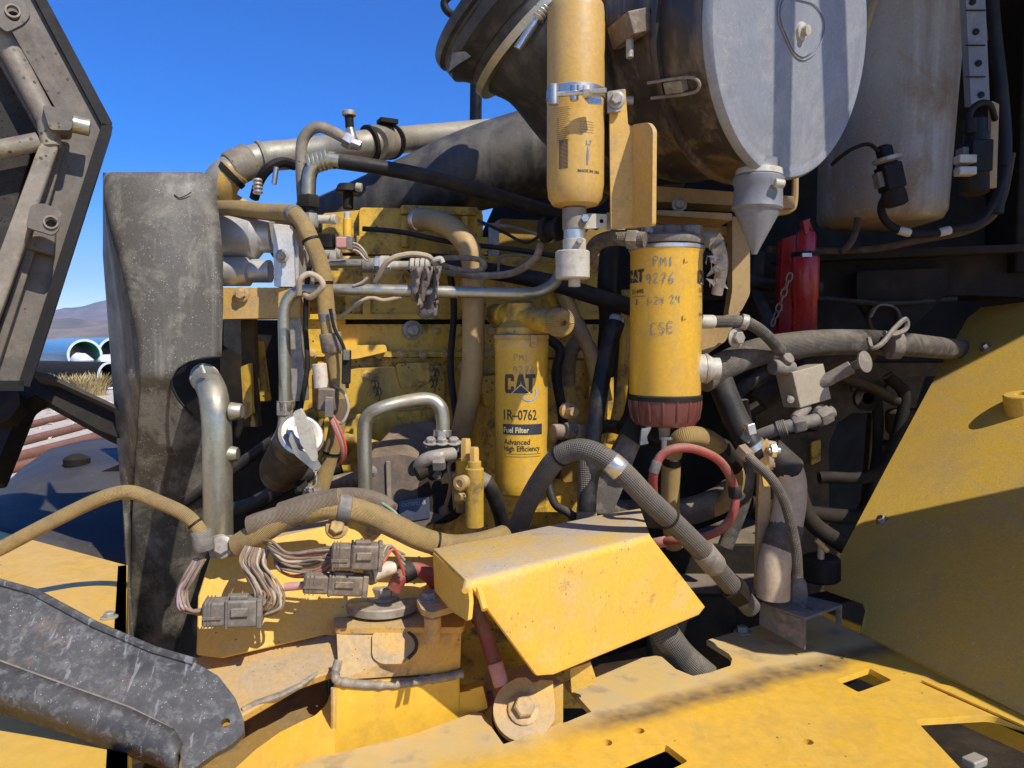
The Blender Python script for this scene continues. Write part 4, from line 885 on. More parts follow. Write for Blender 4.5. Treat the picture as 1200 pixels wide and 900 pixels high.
build('strap_bracket', MB().box(at(739, 34, 1.05), (.034, .06, .03), Matrix.Rotation(R(20), 3, 'Z') @ Matrix.Rotation(R(-18), 3, 'Y')), M['conb'], AC, bevel=.002)
build('strap_bolt', MB().cyl(at(738, 46, 1.04), at(738, 68, 1.04), rp(4, 1.14)), M['bolt'], AC)
DV = thing('dust_valve', 'grey rubber cone shaped dust valve hanging under the drum air cleaner', 'valve', at(886, 240, 1.08))
dc = at(884, 298, 1.1); da = (at(890, 200, 1.1) - dc).normalized(); hh = lambda y: rp(298-y, 1.1)
build('valve_boot', MB().lathe(dc, da, [(rp(27, 1.1), hh(248)), (rp(29, 1.1), hh(245)), (rp(28, 1.1), hh(240)), (rp(27, 1.1), hh(222)), (rp(29, 1.1), hh(218)), (rp(29, 1.1), hh(211)), (rp(25, 1.1), hh(208)), (rp(21, 1.1), hh(197)), (rp(22, 1.1), hh(190))], 44), M['boot'], DV)
build('valve_cone', MB().lathe(dc, da, [(rp(3, 1.1), 0), (rp(5, 1.1), hh(293)), (rp(26, 1.1), hh(248)), (rp(27, 1.1), hh(244))], 44), M['boot'], DV)
build('boot_clamp', MB().lathe(dc, da, [(rp(25, 1.1), hh(209)), (rp(27, 1.1), hh(208)), (rp(26, 1.1), hh(201)), (rp(22, 1.1), hh(200))], 44), M['white'], DV)
build('clamp_screw', MB().cyl(at(908, 214, 1.06), at(919, 216, 1.06), rp(5, 1.06)), M['white'], DV)
# drum cradle
CR = thing('air_cleaner_cradle', 'ochre steel cradle and leg carrying the drum air cleaner', 'bracket', at(840, 240, 1.3))
yp('cradle_rail', [(768, 218), (930, 230), (932, 244), (768, 236)], 1.28, .06, 'rubyel', CR)
yp('cradle_shelf', [(770, 246), (858, 250), (858, 258), (770, 252)], 1.22, .08, 'rubyel', CR)
yp('cradle_shelf', [(740, 262), (880, 266), (880, 276), (740, 274)], 1.3, .1, 'rubyel', CR)
yp('cradle_leg', [(858, 252), (879, 262), (879, 345), (868, 366), (853, 370), (858, 340)], 1.27, .03, 'rubyel', CR, .006)
build('cradle_loop', MB().tube(path([(932, 200, 1.3), (931, 236, 1.3), (925, 246, 1.3), (905, 250, 1.3)]), [rp(4, 1.3)]*25, 8), M['rubyel'], CR)
yp('foot_bracket', [(820, 376), (868, 366), (850, 400), (822, 420)], 1.24, .02, 'rubyel', CR)
build('bolt', MB().bolt(at(862, 396, 1.2), Vector((.5, -1, 0)), rp(8, 1.2)), M['bolt'], CR)
build('bolt', MB().bolt(at(796, 240, 1.26), Vector((0, -1, 0)), rp(6, 1.2)), M['bolt'], CR)
build('support_strut', MB().tube(path([(1034, -30, 1.5), (1014, 30, 1.45), (1008, 46, 1.45)]), [rp(5, 1.5)]*17, 8), M['rubyel'], CR)

# ================================================================ RIGHT: TANK, BULKHEAD, EXTINGUISHER
BW = thing('cab_wall', 'black cab side wall and bulkhead closing the right of the engine bay', 'wall', Vector((1.2, 2, 2)))
build('bulkhead', MB().plate([Vector((-.15, 2.05, .2)), Vector((1.9, 2.45, .2)), Vector((1.9, 2.45, 3.8)), Vector((.25, 2.15, 3.8)), Vector((.1, 2.12, 2.9)), Vector((-.1, 2.06, 2.45))], Vector((0, .03, 0))), M['blk'], BW)
build('side_wall', MB().plate([Vector((1.9, 1.6, .2)), Vector((1.9, 2.6, .2)), Vector((1.9, 2.6, 3.8)), Vector((1.9, 1.6, 3.8))], Vector((.03, 0, 0))), M['yel'], BW)
build('side_liner', MB().plate([Vector((1.89, 1.6, .2)), Vector((1.89, 2.4, .2)), Vector((1.89, 2.4, 3.8)), Vector((1.89, 1.6, 3.8))], Vector((.006, 0, 0))), M['blk'], BW)
build('wall_post', MB().box(at(1205, 60, 1.75), (.1, .12, 1.0), Matrix.Identity(3)), M['blkd'], BW, bevel=.006)
FR = thing('cross_frame', 'grimy black cross beam with a gusset plate behind the grey hoses', 'beam', at(1050, 320, 1.75))
yp('beam', [(800, 322), (955, 306), (1130, 292), (1300, 288), (1300, 352), (1140, 346), (800, 352)], 1.72, .18, 'blkd', FR)
yp('beam_flange', [(940, 296), (1300, 282), (1300, 290), (940, 306)], 1.66, .2, 'blkd', FR)
yp('gusset', [(1004, 318), (1110, 314), (1110, 345), (1060, 392), (1030, 392), (1004, 350)], 1.68, .02, 'blkd', FR, .01)
build('gusset_hole', MB().lathe(at(1036, 373, 1.675), Vector((0, -1, 0)), [(.036, -.01), (.036, .004), (.03, .004), (.03, -.01)], 30), M['rusty'], FR)
yp('lower_rail', [(900, 425), (1130, 425), (1130, 440), (900, 445)], 1.8, .1, 'rusty', FR)
0 and yp('end_plate', [(1090, 345), (1160, 345), (1110, 425), (1085, 430)], 1.7, .02, 'blkd', FR)
T = thing('coolant_tank', 'tall grey brown plastic tank behind the drum air cleaner', 'tank', at(1080, 100, 1.55))
tk = MB(); Yt = 1.5
c_ = [at(x, 250, Yt) for x in (1000, 1135)]; ctr = (c_[0]+c_[1])/2; hw = (c_[1]-c_[0]).length/2
zs = [(252, .80), (249, .93), (240, .99), (215, 1.0), (100, 1.03), (40, 1.05), (-20, 1.06), (-120, 1.06), (-170, .9)]
G = []
for y, s_ in zs:
    z = at(1070, y, Yt).z; row = []
    tilt = (250-y)/250*.012
    for i in range(41):
        a = 6.2832*i/40; ca, sa = math.cos(a), math.sin(a)
        row.append(Vector((ctr.x + tilt + hw*s_*abs(ca)**.6*(1 if ca > 0 else -1), Yt+.13 + .12*s_*abs(sa)**.6*(1 if sa > 0 else -1), z)))
    G.append(row)
tk.sheet(G); o_ = len(tk.v); tk.v.append(sum(G[0], Vector())/41); 
for i in range(40): tk.face((o_, i, i+1))
build('tank_body', tk, M['tank'], T, sm=60)
build('tank_rib', MB().tube(path([(1030, -30, 1.53), (1029, 60, 1.53), (1027, 200, 1.53)]), [.006]*17, 8), M['tank'], T)
yp('side_strip', [(1130, -40), (1153, -40), (1160, 120), (1138, 122)], 1.44, .02, 'boot', T, .001)
for y in (12, 53, 90):
    build('strip_joint', MB().box(at(1143, y, 1.437), (.036, .003, .0015), Matrix.Identity(3)), M['blkd'], T)
for x, y in ((1140, 2), (1144, 37), (1147, 74), (1150, 111)): build('strip_bolt', MB().lathe(at(x, y, 1.438), -Yv, [(.006, -.002), (.006, .001), (.001, .002)], 12), M['blk'], T)
yp('strap', [(1162, 118), (1171, 122), (1168, 220), (1160, 220)], 1.4, .01, 'rubyel', T)
def plug(px, py, Y, dv, label, L=.07, w_=.03, m='blk'):
    c = at(px, py, Y); t = thing('connector', label, 'connector', c); d = Vector(dv).normalized(); a, b, _ = frame(d)
    RR = Matrix((a, b, d)).transposed()
    build('plug_body', MB().box(c, (w_, w_*.8, L*.5), RR), M[m], t, bevel=.003)
    build('plug_neck', MB().lathe(c + d*L*.25, d, [(w_*.42, 0), (w_*.42, L*.15), (w_*.34, L*.16), (w_*.34, L*.35), (w_*.2, L*.4)], 14), M[m], t)
    build('plug_sleeve', MB().lathe(c - d*L*.25, -d, [(w_*.46, 0), (w_*.5, L*.1), (w_*.5, L*.3), (w_*.3, L*.34)], 18), M['blkd'], t)
    build('lock_tab', MB().box(c - b*w_*.5, (w_*.5, w_*.25, L*.3), RR), M['conn'], t, bevel=.001)
    return t
t = plug(1043, 208, 1.38, (-.25, 0, 1), 'black round sensor plug on the lower left of the tank', .09, .042)
build('plug_ring', MB().lathe(at(1041, 190, 1.37), Vector((-.25, 0, 1)), [(.02, 0), (.025, .002), (.025, .008), (.02, .01)], 24), M['bolt'], t)
t = plug(1143, 185, 1.36, (.0, 0, 1), 'dark connector block with beige clips on the right side of the tank', .11, .046)
for y in (187, 201): build('beige_clip', MB().box(at(1131, y, 1.32), (.03, .02, .014), Matrix.Identity(3)), M['white'], t, bevel=.002)
hose('sensor_wire', 'thin wire looping from a ring terminal to the round sensor plug', [(975, 193, 1.4), (985, 184, 1.38), (1000, 174, 1.37), (1018, 169, 1.37), (1030, 178, 1.37)], 2.2, M['blkd'], 'wire')
hose('connector_lead', 'black lead arching over the beige clipped connector', [(1137, 150, 1.35), (1137, 132, 1.35), (1148, 121, 1.35), (1160, 123, 1.36), (1166, 140, 1.38)], 3.5, M['blk'], 'wire', [(.05, 16, 1.9, M['blk'], 'plug_boot')])
hose('tank_hose', 'black tube hanging in a loop below the tank', [(1046, 226, 1.42), (1036, 234, 1.42), (1033, 248, 1.42), (1042, 263, 1.42), (1062, 272, 1.42), (1090, 274, 1.42), (1120, 268, 1.42), (1145, 262, 1.44), (1165, 235, 1.46), (1178, 190, 1.5)], 4.5, M['blk'], 'hose', [(.44, 14, 1.1, M['white'], 'tape'), (.62, 13, 1.1, M['white'], 'tape')])
hose('rust_pipe', 'thin rusty pipe running along the top of the black cross beam', [(900, 292, 1.6), (960, 294, 1.6), (1020, 292, 1.58), (1080, 281, 1.56), (1140, 268, 1.54), (1172, 240, 1.54), (1186, 180, 1.55)], 4, M['rusty'], 'pipe')
hose('drain_tube', 'dark brown tube dropping from the tank behind the red cylinder', [(1005, 240, 1.55), (1005, 262, 1.55), (997, 284, 1.55), (985, 296, 1.55)], 4, M['rusty'], 'tube')
hose('cab_cable', 'thick black cable running down the wall right of the tank', [(1160, -30, 1.5), (1166, 40, 1.5), (1174, 110, 1.5), (1178, 180, 1.5), (1168, 250, 1.5)], 7, M['rub'], 'cable')
random.seed(5)
for lab, P, r, m in [('black cable sagging across the bulkhead above the red cylinder', [(900, 120, 1.9), (950, 180, 1.9), (1000, 210, 1.9)], 5, 'rub'),
                  ('dark hose running behind the ochre cradle leg', [(820, 300, 1.6), (880, 330, 1.6), (960, 338, 1.65)], 8, 'rub'),
                  ('grimy tube low in the dark behind the valve block', [(960, 560, 1.7), (1030, 552, 1.7), (1060, 470, 1.7), (1040, 440, 1.7)], 7, 'blkd')]:
    hose('dark_hose', lab, P, r, M[m])
EX = thing('fire_extinguisher', 'small red cylinder extinguisher standing in its red bracket', 'fire extinguisher', at(936, 390, 1.5))
ce = at(942, 400, 1.5); re_ = rp(15.5, 1.5); he = lambda y: rp(400-y, 1.5)
build('cylinder', MB().lathe(ce, Z, [(re_*.92, -.04), (re_*.92, he(352)), (re_, he(350)), (re_, he(304)), (re_*.9, he(299))], 36), M['red'], EX)
build('neck', MB().lathe(ce, Z, [(re_*.72, he(302)), (re_*.74, he(280)), (re_*.66, he(274)), (re_*.5, he(272)), (re_*.3, he(262))], 30), M['red'], EX)
build('handle', MB().plate(poly([(941, 258), (950, 255), (948, 274), (944, 276)], 1.48), Vector((0, .02, 0))), M['red'], EX, bevel=.002)
build('hanger_bracket', MB().plate(rounded(poly([(917, 280), (936, 274), (938, 290), (930, 400), (912, 400)], 1.56), .004), Vector((0, .03, 0))), M['red'], EX, bevel=.002)
build('clasp_band', MB().lathe(ce, Z, [(re_*.95, he(302)), (re_*1.02, he(302)), (re_*1.02, he(297)), (re_*.9, he(297))], 36), M['blk'], EX)
build('clasp', MB().box(at(945, 299, 1.465), (.018, .008, .007), Matrix.Identity(3)), M['steel'], EX)
def chain(label, P, r, m='bolt'):
    pts = path(P, 10); g_ = MB(); t = thing('chain', label, 'chain', pts[0]); k = 0; acc = 0; last = pts[0]; me_o = None
    n_ = int(sum((b-a).length for a, b in zip(pts, pts[1:]))/(r*2.6))
    tot = sum((b-a).length for a, b in zip(pts, pts[1:]))
    for i in range(n_):
        s_ = tot*i/n_; 
        for a, b in zip(pts, pts[1:]):
            L_ = (b-a).length
            if s_ <= L_: break
            s_ -= L_
        c = a.lerp(b, s_/L_); d = (b-a).normalized(); aa, bb, _ = frame(d); q = aa if i % 2 else bb
        loop = [c + d*math.cos(t_)*r*1.7 + q*math.sin(t_)*r for t_ in [6.2832*j/10 for j in range(12)]]
        build('link', MB().tube(loop, [r*.3]*12, 5, cap=False), M[m], t)
chain('thin dark chain hanging from the red extinguisher bracket', [(925, 325, 1.48), (918, 345, 1.48), (910, 368, 1.48), (903, 385, 1.47)], .0055, 'dtube')

# ================================================================ RIGHT HOSES AND FITTINGS
hose('suction_hose', 'thick dusty grey hose crossing the right of the bay', [(826, 440, 1.22), (850, 428, 1.24), (880, 415, 1.27), (920, 406, 1.3), (980, 401, 1.36), (1050, 403, 1.46), (1105, 408, 1.66), (1150, 412, 1.95)], 14.5, M['rubg'], 'hose', [(.0, 10, 1.1, M['conn'], 'hose_clamp'), (.66, 44, 1.02, M['rub'], 'tape_wrap')], n=24)
hose('suction_hose', 'black branch hose tucked under the dusty grey hose', [(890, 470, 1.4), (930, 440, 1.4), (975, 418, 1.42), (1020, 410, 1.44)], 13, M['rub'], n=20)
t = thing('elbow_union', 'pale elbow union on the right side of the large written filter', 'fitting', at(830, 432, 1.15))
build('union_body', MB().lathe(at(812, 432, 1.16), at(842, 432, 1.16)-at(812, 432, 1.16), [(rp(16, 1.15), 0), (rp(17, 1.15), .012), (rp(17, 1.15), .022), (rp(13, 1.15), .03), (rp(13, 1.15), .04)], 26), M['white'], t)
build('union_ring', MB().lathe(at(824, 432, 1.16), X, [(rp(14, 1.15), 0), (rp(18, 1.15), .002), (rp(18, 1.15), .006), (rp(14, 1.15), .008)], 26), M['bolt'], t)
hose('return_hose', 'grey hose with a white painted end right of the written filter', [(818, 377, 1.18), (845, 377, 1.19), (870, 377, 1.2), (885, 383, 1.2), (900, 395, 1.22), (915, 412, 1.25)], 7, M['rubg'], 'hose', [(.08, 20, 1.12, M['white'], 'painted_end'), (.44, 8, 1.3, M['bolt'], 'hose_clamp')], n=18)
ZT = thing('cable_tie', 'looped grey tie strap knotted around the thick grey hose', 'strap', at(1035, 395, 1.34))
build('strap_loop', MB().tube(path([(1018, 397, 1.33), (1022, 408, 1.3), (1034, 402, 1.3), (1048, 385, 1.32), (1061, 374, 1.34), (1062, 385, 1.34), (1048, 392, 1.33), (1036, 390, 1.32)]), [rp(3, 1.33)]*57, 6), M['conn'], ZT)
build('strap_ring', MB().lathe(at(1040, 404, 1.37), X, [(rp(15, 1.37), 0), (rp(17, 1.37), .002), (rp(17, 1.37), .02), (rp(15, 1.37), .022)], 26), M['conn'], ZT)
build('strap_loop', MB().tube(path([(1020, 372, 1.6), (1030, 358, 1.6), (1048, 360, 1.6), (1058, 374, 1.55)]), [.0025]*25, 6), M['conn'], ZT)
VB = thing('valve_block', 'square beige valve block with four fittings in the dark right of the bay', 'valve block', at(942, 452, 1.3))
bd = Vector((.94, -.3, .1)).normalized()
RB = Matrix.Rotation(R(-14), 3, 'Y') @ Matrix.Rotation(R(14), 3, 'Z')
build('block', MB().box(at(941, 452, 1.3), (.062, .05, .062), RB), M['alu'] if 0 else mat('beige block paint', (.4, .34, .24), None, .6, dust=(DUST, .6, .2), bump=.15), VB, bevel=.002)
for x0_, y0_, x1_, y1_, r_ in [(928, 432, 905, 430, 9), (960, 450, 998, 430, 8), (998, 430, 1010, 424, 5), (958, 480, 972, 492, 9), (945, 476, 932, 492, 7), (912, 428, 925, 418, 8)]:
    build('fitting', MB().cyl(at(x0_, y0_, 1.29), at(x1_, y1_, 1.27), rp(r_, 1.28), n=18), M['conn'], VB)
build('valve_button', MB().lathe(at(1013, 424, 1.24), Vector((.5, -.8, .2)), [(.004, -.012), (.017, -.002), (.018, .002), (.001, .004)], 24), M['conn'], VB)
build('block_screw', MB().lathe(at(926, 468, 1.27), Vector((-.2, -1, 0)), [(.006, -.01), (.006, .006), (.001, .007)], 14), M['bolt'], VB)
hose('valve_tube', 'steel tube with ribbed fittings running left from under the beige valve block', [(975, 482, 1.28), (955, 492, 1.27), (930, 498, 1.27), (905, 505, 1.28), (880, 516, 1.3), (868, 532, 1.33)], 7.5, M['conn'], 'tube', [(.12, 15, 1.5, M['conn'], 'nut'), (.36, 13, 1.45, M['conn'], 'nut'), (.52, 10, 1.25, M['conn'], 'crimp_collar')])
hose('valve_hose', 'black hose leaving the upper left fitting of the beige valve block', [(908, 430, 1.3), (893, 440, 1.3), (870, 455, 1.3), (852, 475, 1.32)], 8, M['rub'], 'hose')
PH = thing('pump_housing', 'brown cast housing with an arched opening deep on the right', 'housing', at(1040, 520, 1.9))
arch = [(975, 640), (975, 520), (985, 495), (1003, 484), (1022, 484)] + [(1022, 640)]
build('housing_plate', MB().plate(poly([(885, 440), (1085, 440), (1000, 700), (885, 700)], 1.95), Vector((0, .03, 0)), [poly([(972, 640), (972, 520), (982, 495), (1000, 484), (1022, 484), (1010, 640)], 1.95)]), M['rusty'], PH, bevel=.003)
yp('side_cover', [(915, 510), (962, 505), (964, 550), (915, 548)], 1.9, .05, 'rusty', PH, .006)
yp('cover_slot', [(951, 518), (962, 515), (962, 540), (951, 545)], 1.89, .02, 'yele', PH, .004)
build('round_cap', MB().cyl(at(1066, 508, 1.75), at(1066, 480, 1.75), rp(26, 1.75), n=36), M['rusty'], PH)
build('round_cap', MB().cyl(at(1055, 544, 1.75), at(1055, 518, 1.75), rp(25, 1.75), n=36), M['rusty'], PH)
build('cap_neck', MB().cyl(at(1062, 520, 1.75), at(1062, 505, 1.75), rp(18, 1.75), n=30), M['blkd'], PH)
build('tall_tube', MB().tube(path([(1028, 462, 1.75), (1029, 500, 1.75), (1027, 540, 1.75), (1018, 580, 1.75), (1010, 600, 1.75)]), [rp(6, 1.75)]*33, 12), M['blkd'], PH)
build('tube_elbow', MB().lathe(at(1014, 466, 1.75), -Yv, [(.03, 0), (.03, .015), (.014, .016), (.014, .0)], 20), M['blkd'], PH)
build('bolt', MB().bolt(at(1040, 455, 1.93), -Yv, .012), M['rusty'], PH); build('bolt', MB().bolt(at(905, 470, 1.93), -Yv, .012), M['rusty'], PH); build('bolt', MB().bolt(at(1000, 455, 1.93), -Yv, .01), M['rusty'], PH)
hose('heater_hose', 'black hose dropping steeply from the union toward the clamp', [(842, 440, 1.24), (850, 462, 1.23), (862, 490, 1.22), (878, 520, 1.2), (888, 534, 1.2)], 15, M['rub'], 'hose', [(.82, 8, 1.1, M['steel'], 'hose_clamp')], n=22)
hose('heater_hose', 'tan dusty thick hose turning down beside the ochre post', [(886, 536, 1.22), (905, 536, 1.22), (922, 552, 1.22), (926, 580, 1.22), (920, 620, 1.21), (908, 660, 1.2), (906, 700, 1.2)], 19, M['tan'], 'hose', [(.72, 34, 1.05, M['rubg'], 'hose_sleeve'), (.25, 40, 1.03, M['rub'], 'hose_sleeve')], n=26)
t = hose('vent_hose', 'thin grey hose curving down in front of the tan hose', [(872, 530, 1.14), (884, 542, 1.12), (903, 560, 1.1), (918, 585, 1.1), (927, 615, 1.1), (933, 645, 1.1), (935, 676, 1.1)], 6, M['rubg'], 'hose', [(.03, 16, 1.5, M['copper'], 'nut')], n=16)
t = thing('worm_clamp', 'bright worm clamp screw on the steep black hose', 'clamp', at(880, 508, 1.16))
build('clamp_housing', MB().box(at(879, 503, 1.165), (.014, .014, .018), RB), M['steel'], t, bevel=.002)
build('clamp_ear', MB().plate(rounded(poly([(868, 514), (874, 498), (884, 500), (878, 520)], 1.17), .002), Vector((0, .004, 0))), M['conn'], t)
PT = thing('hose_post', 'ochre upright post with a bolted tab holding the tan hose', 'bracket', at(896, 600, 1.25))
yp('post', [(892, 518), (903, 518), (903, 640), (897, 692), (886, 692), (888, 600)], 1.22, .012, 'rubyel', PT)
yp('tab', [(888, 522), (900, 514), (904, 570), (895, 570)], 1.18, .006, 'yeld', PT)
build('bolt', MB().cyl(at(900, 528, 1.17), at(914, 528, 1.17), .0055), M['steel'], PT)
build('nut', MB().hexh(at(903, 528, 1.17), X, .011, .009), M['steel'], PT)
for lab, P, r, m in [('black hose curling behind the beige valve block', [(850, 500, 1.5), (900, 470, 1.5), (960, 440, 1.52), (1010, 450, 1.6), (1050, 470, 1.7)], 7, 'rub'),
    ('grimy hose running level below the arched brown housing', [(880, 590, 1.6), (940, 600, 1.6), (1000, 606, 1.6), (1030, 600, 1.62)], 9, 'blkd'),
    ('dusty dark hose hanging behind the ochre post', [(868, 470, 1.45), (876, 520, 1.42), (872, 580, 1.4), (850, 640, 1.4)], 9, 'rubg'),
    ('thin black cable clipped along the black cross beam', [(890, 355, 1.66), (960, 350, 1.66), (1040, 356, 1.66), (1120, 350, 1.7)], 3, 'rub'),
    ('black hose dropping from the bulkhead left of the red cylinder', [(890, 300, 1.7), (886, 340, 1.62), (900, 380, 1.56), (880, 420, 1.5)], 8, 'rub'),
    ('greasy pipe stub low beside the black round cap', [(930, 560, 1.6), (950, 610, 1.55), (990, 640, 1.55)], 10, 'blkd')]:
    hose('bay_hose', lab, P, r, M[m])
for lab, P, r, m in [('thin black wiring loom lying along the top of the yellow valve cover', [(425, 268, 1.36), (470, 272, 1.36), (530, 284, 1.37), (600, 292, 1.37), (650, 300, 1.37)], 3, 'rub'),
    ('tan wire drooping across the yellow engine below the silver tube', [(398, 372, 1.3), (430, 350, 1.3), (450, 352, 1.3), (470, 348, 1.3)], 2.4, 'tan'),
    ('oily black line running down the engine behind the thick ochre pipe', [(524, 300, 1.4), (532, 360, 1.42), (528, 430, 1.42), (536, 500, 1.4)], 4, 'rub'),
    ('black hose hooking round below the middle fuel filter head', [(640, 395, 1.36), (656, 410, 1.36), (652, 440, 1.36), (660, 500, 1.36), (650, 560, 1.36)], 6, 'rub'),
    ('greasy copper line bent beside the bright yellow valve body', [(520, 600, 1.24), (528, 570, 1.22), (526, 545, 1.22), (534, 538, 1.22)], 2.5, 'copper'),
    ('black cable drooping behind the grey arch hose toward the cover', [(640, 560, 1.25), (650, 590, 1.22), (665, 600, 1.2), (680, 612, 1.2)], 5, 'rub'),
    ('thin dusty wire looped beside the clip connector and golden harness', [(392, 452, 1.16), (404, 462, 1.14), (408, 480, 1.14), (400, 496, 1.14), (390, 490, 1.15)], 1.8, 'tan'),
    ('black lead clipped to the grey worn post left of the golden harness', [(366, 300, 1.25), (360, 330, 1.25), (358, 380, 1.26), (360, 430, 1.26), (352, 480, 1.26)], 3, 'rub')]:
    hose('engine_line', lab, P, r, M[m])
# centre hoses
hose('red_hose', 'dusty red hose looped in a ring below the clear bowl', [(771, 598, 1.12), (766, 580, 1.12), (766, 555, 1.1), (775, 534, 1.1), (795, 525, 1.1), (820, 528, 1.12), (845, 542, 1.14), (860, 570, 1.16), (860, 598, 1.16), (845, 620, 1.17), (815, 632, 1.19), (790, 633, 1.2), (772, 636, 1.22), (752, 640, 1.24)], 5.2, M['redh'], 'hose', [(.18, 14, 1.15, M['conn'], 'band'), (.56, 14, 1.5, M['rub'], 'hose_sleeve'), (.93, 20, 1.3, M['pink'], 'hose_sleeve')], n=18)
hose('braided_hose', 'tan braided hose arching behind the red ring hose', [(790, 640, 1.32), (786, 600, 1.3), (786, 560, 1.28), (790, 525, 1.26), (805, 511, 1.24), (830, 515, 1.25), (850, 533, 1.27), (862, 560, 1.3), (850, 588, 1.32), (815, 600, 1.34), (780, 600, 1.36)], 11, M['braid'], 'hose', [(.26, 10, 1.1, M['blk'], 'band'), (.62, 40, 1.15, M['rub'], 'hose_sleeve')], n=18)
hose('lower_hose', 'thick grey brown hose lying under the red ring hose', [(700, 600, 1.35), (745, 602, 1.34), (790, 602, 1.33), (835, 590, 1.34), (870, 566, 1.4)], 16, M['rubg'], 'hose', n=20)
hose('dipstick_tube', 'smooth black upright tube with a silver top beside the middle fuel filter', [(722, 378, 1.24), (715, 400, 1.23), (706, 440, 1.22), (696, 500, 1.2), (690, 560, 1.19), (688, 600, 1.18)], 10.5, M['navy'], 'tube', [(.02, 14, .95, M['steel'], 'tube_cap')], n=22)
hose('braided_hose', 'grey braided hose arching up from behind the yellow cover and down to the right', [(606, 625, 1.18), (616, 595, 1.15), (632, 565, 1.12), (652, 538, 1.09), (675, 527, 1.07), (700, 532, 1.05), (728, 552, 1.04), (760, 585, 1.05), (795, 618, 1.08), (825, 648, 1.11), (850, 678, 1.14), (880, 712, 1.18)], 12.5, M['braidg'], 'hose', [(.0, 40, 1.15, M['rubg'], 'hose_sleeve'), (.53, 17, 1.04, M['steel'], 'band'), (.84, 34, 1.18, M['conn'], 'hose_sleeve'), (.95, 28, 1.35, M['blkd'], 'hex_fitting'), (.3, 4, 1.08, M['blk'], 'cable_tie'), (.7, 4, 1.08, M['blk'], 'cable_tie')], n=24)
hose('braided_hose', 'short braided hose rising behind the arch of the grey hose', [(687, 640, 1.2), (687, 600, 1.19), (688, 560, 1.19), (689, 530, 1.2)], 11, M['braidg'], 'hose', [(.25, 44, 1.05, M['conn'], 'hose_sleeve')], n=20)
FB = thing('flat_duct', 'flat grey black duct leaning below the clear bowl', 'duct', at(725, 550, 1.25))
yp('duct_face', [(740, 490), (757, 505), (718, 602), (696, 602), (702, 560)], 1.2, .03, 'rubg', FB, .003)
yp('duct_mouth', [(736, 488), (758, 506), (750, 522), (726, 506)], 1.19, .05, 'blk', FB, .002)
yp('duct_clip', [(752, 502), (764, 500), (758, 512), (760, 520), (750, 522)], 1.17, .01, 'steel', FB, .001)
for lab, P, r, m, b in [
    ('black hose sloping from the engine top to the written filter', [(480, 310, 1.4), (560, 316, 1.38), (640, 330, 1.36), (700, 348, 1.34), (760, 366, 1.34)], 10, 'rub', ()),
    ('dark hose passing behind the lower end of the valve stack', [(470, 300, 1.43), (540, 306, 1.42), (600, 322, 1.4), (660, 338, 1.38)], 6, 'rub', ()),
    ('brown hose sloping down behind the black upright tube', [(655, 325, 1.36), (672, 370, 1.36), (690, 410, 1.36), (700, 450, 1.36)], 8, 'rubyel', [(.5, 30, 1.15, M['copper'], 'hose_sleeve')]),
    ('golden hose behind the pump knob running down right', [(640, 340, 1.42), (668, 385, 1.42), (700, 420, 1.42), (712, 470, 1.42)], 6, 'yele', ()),
    ('dark looped hose under the pump knob', [(665, 450, 1.4), (668, 415, 1.38), (680, 400, 1.37), (692, 412, 1.37), (700, 450, 1.38)], 9, 'conb', ()),
    ('brown wire lead sagging from the side connector to the engine', [(634, 286, 1.2), (626, 304, 1.2), (600, 320, 1.22), (560, 323, 1.24), (520, 318, 1.26), (500, 308, 1.26)], 4.2, 'conb', ()),
    ('second brown lead looping back near the ochre pipe', [(500, 306, 1.25), (530, 302, 1.24), (560, 304, 1.24), (568, 312, 1.24), (556, 318, 1.24), (530, 314, 1.25), (506, 304, 1.26)], 3.2, 'conb', ()),
    ('thin black lead running to the side connector', [(560, 258, 1.3), (590, 272, 1.28), (615, 284, 1.24), (634, 276, 1.2)], 1.8, 'blk', ()),
    ('thin wire hanging under the top hoses', [(560, 262, 1.38), (600, 266, 1.36), (640, 278, 1.34), (690, 292, 1.32)], 2, 'conb', ()),
    ('dark vertical hose behind the valve stack', [(715, 290, 1.4), (712, 340, 1.4), (714, 380, 1.42), (708, 440, 1.44)], 12, 'rub', ()),
    ('brown hose standing between the black tube and the written filter', [(735, 340, 1.36), (733, 400, 1.36), (728, 460, 1.36), (716, 520, 1.36)], 7, 'yele', ())]:
    hose('engine_hose', lab, P, r, M[m], 'hose', b)
hose('spark_lead', 'thin wire hanging in a loop beside the valve stack', [(584, 318, 1.3), (586, 302, 1.3), (600, 299, 1.3), (622, 300, 1.3)], 1.6, M['conb'], 'wire')
OB = thing('oil_filler', 'small cream fittings cluster right of the middle fuel filter', 'fitting', at(665, 480, 1.3))
build('fitting', MB().lathe(at(664, 481, 1.27), Vector((.4, -1, 0)), [(.014, 0), (.014, .01), (.008, .012), (.008, .03)], 18), M['ybolt'], OB)
for (x0_, x1_, y_) in ((648, 662, 506), (662, 676, 504), (676, 700, 506)): build('pipe_segment', MB().cyl(at(x0_, y_, 1.25), at(x1_, y_, 1.26), .013), M['conb'], OB)
hose('oil_line', 'dark line running right from the cream fitting cluster', [(690, 506, 1.27), (720, 500, 1.3), (770, 520, 1.35)], 8, M['rub'])
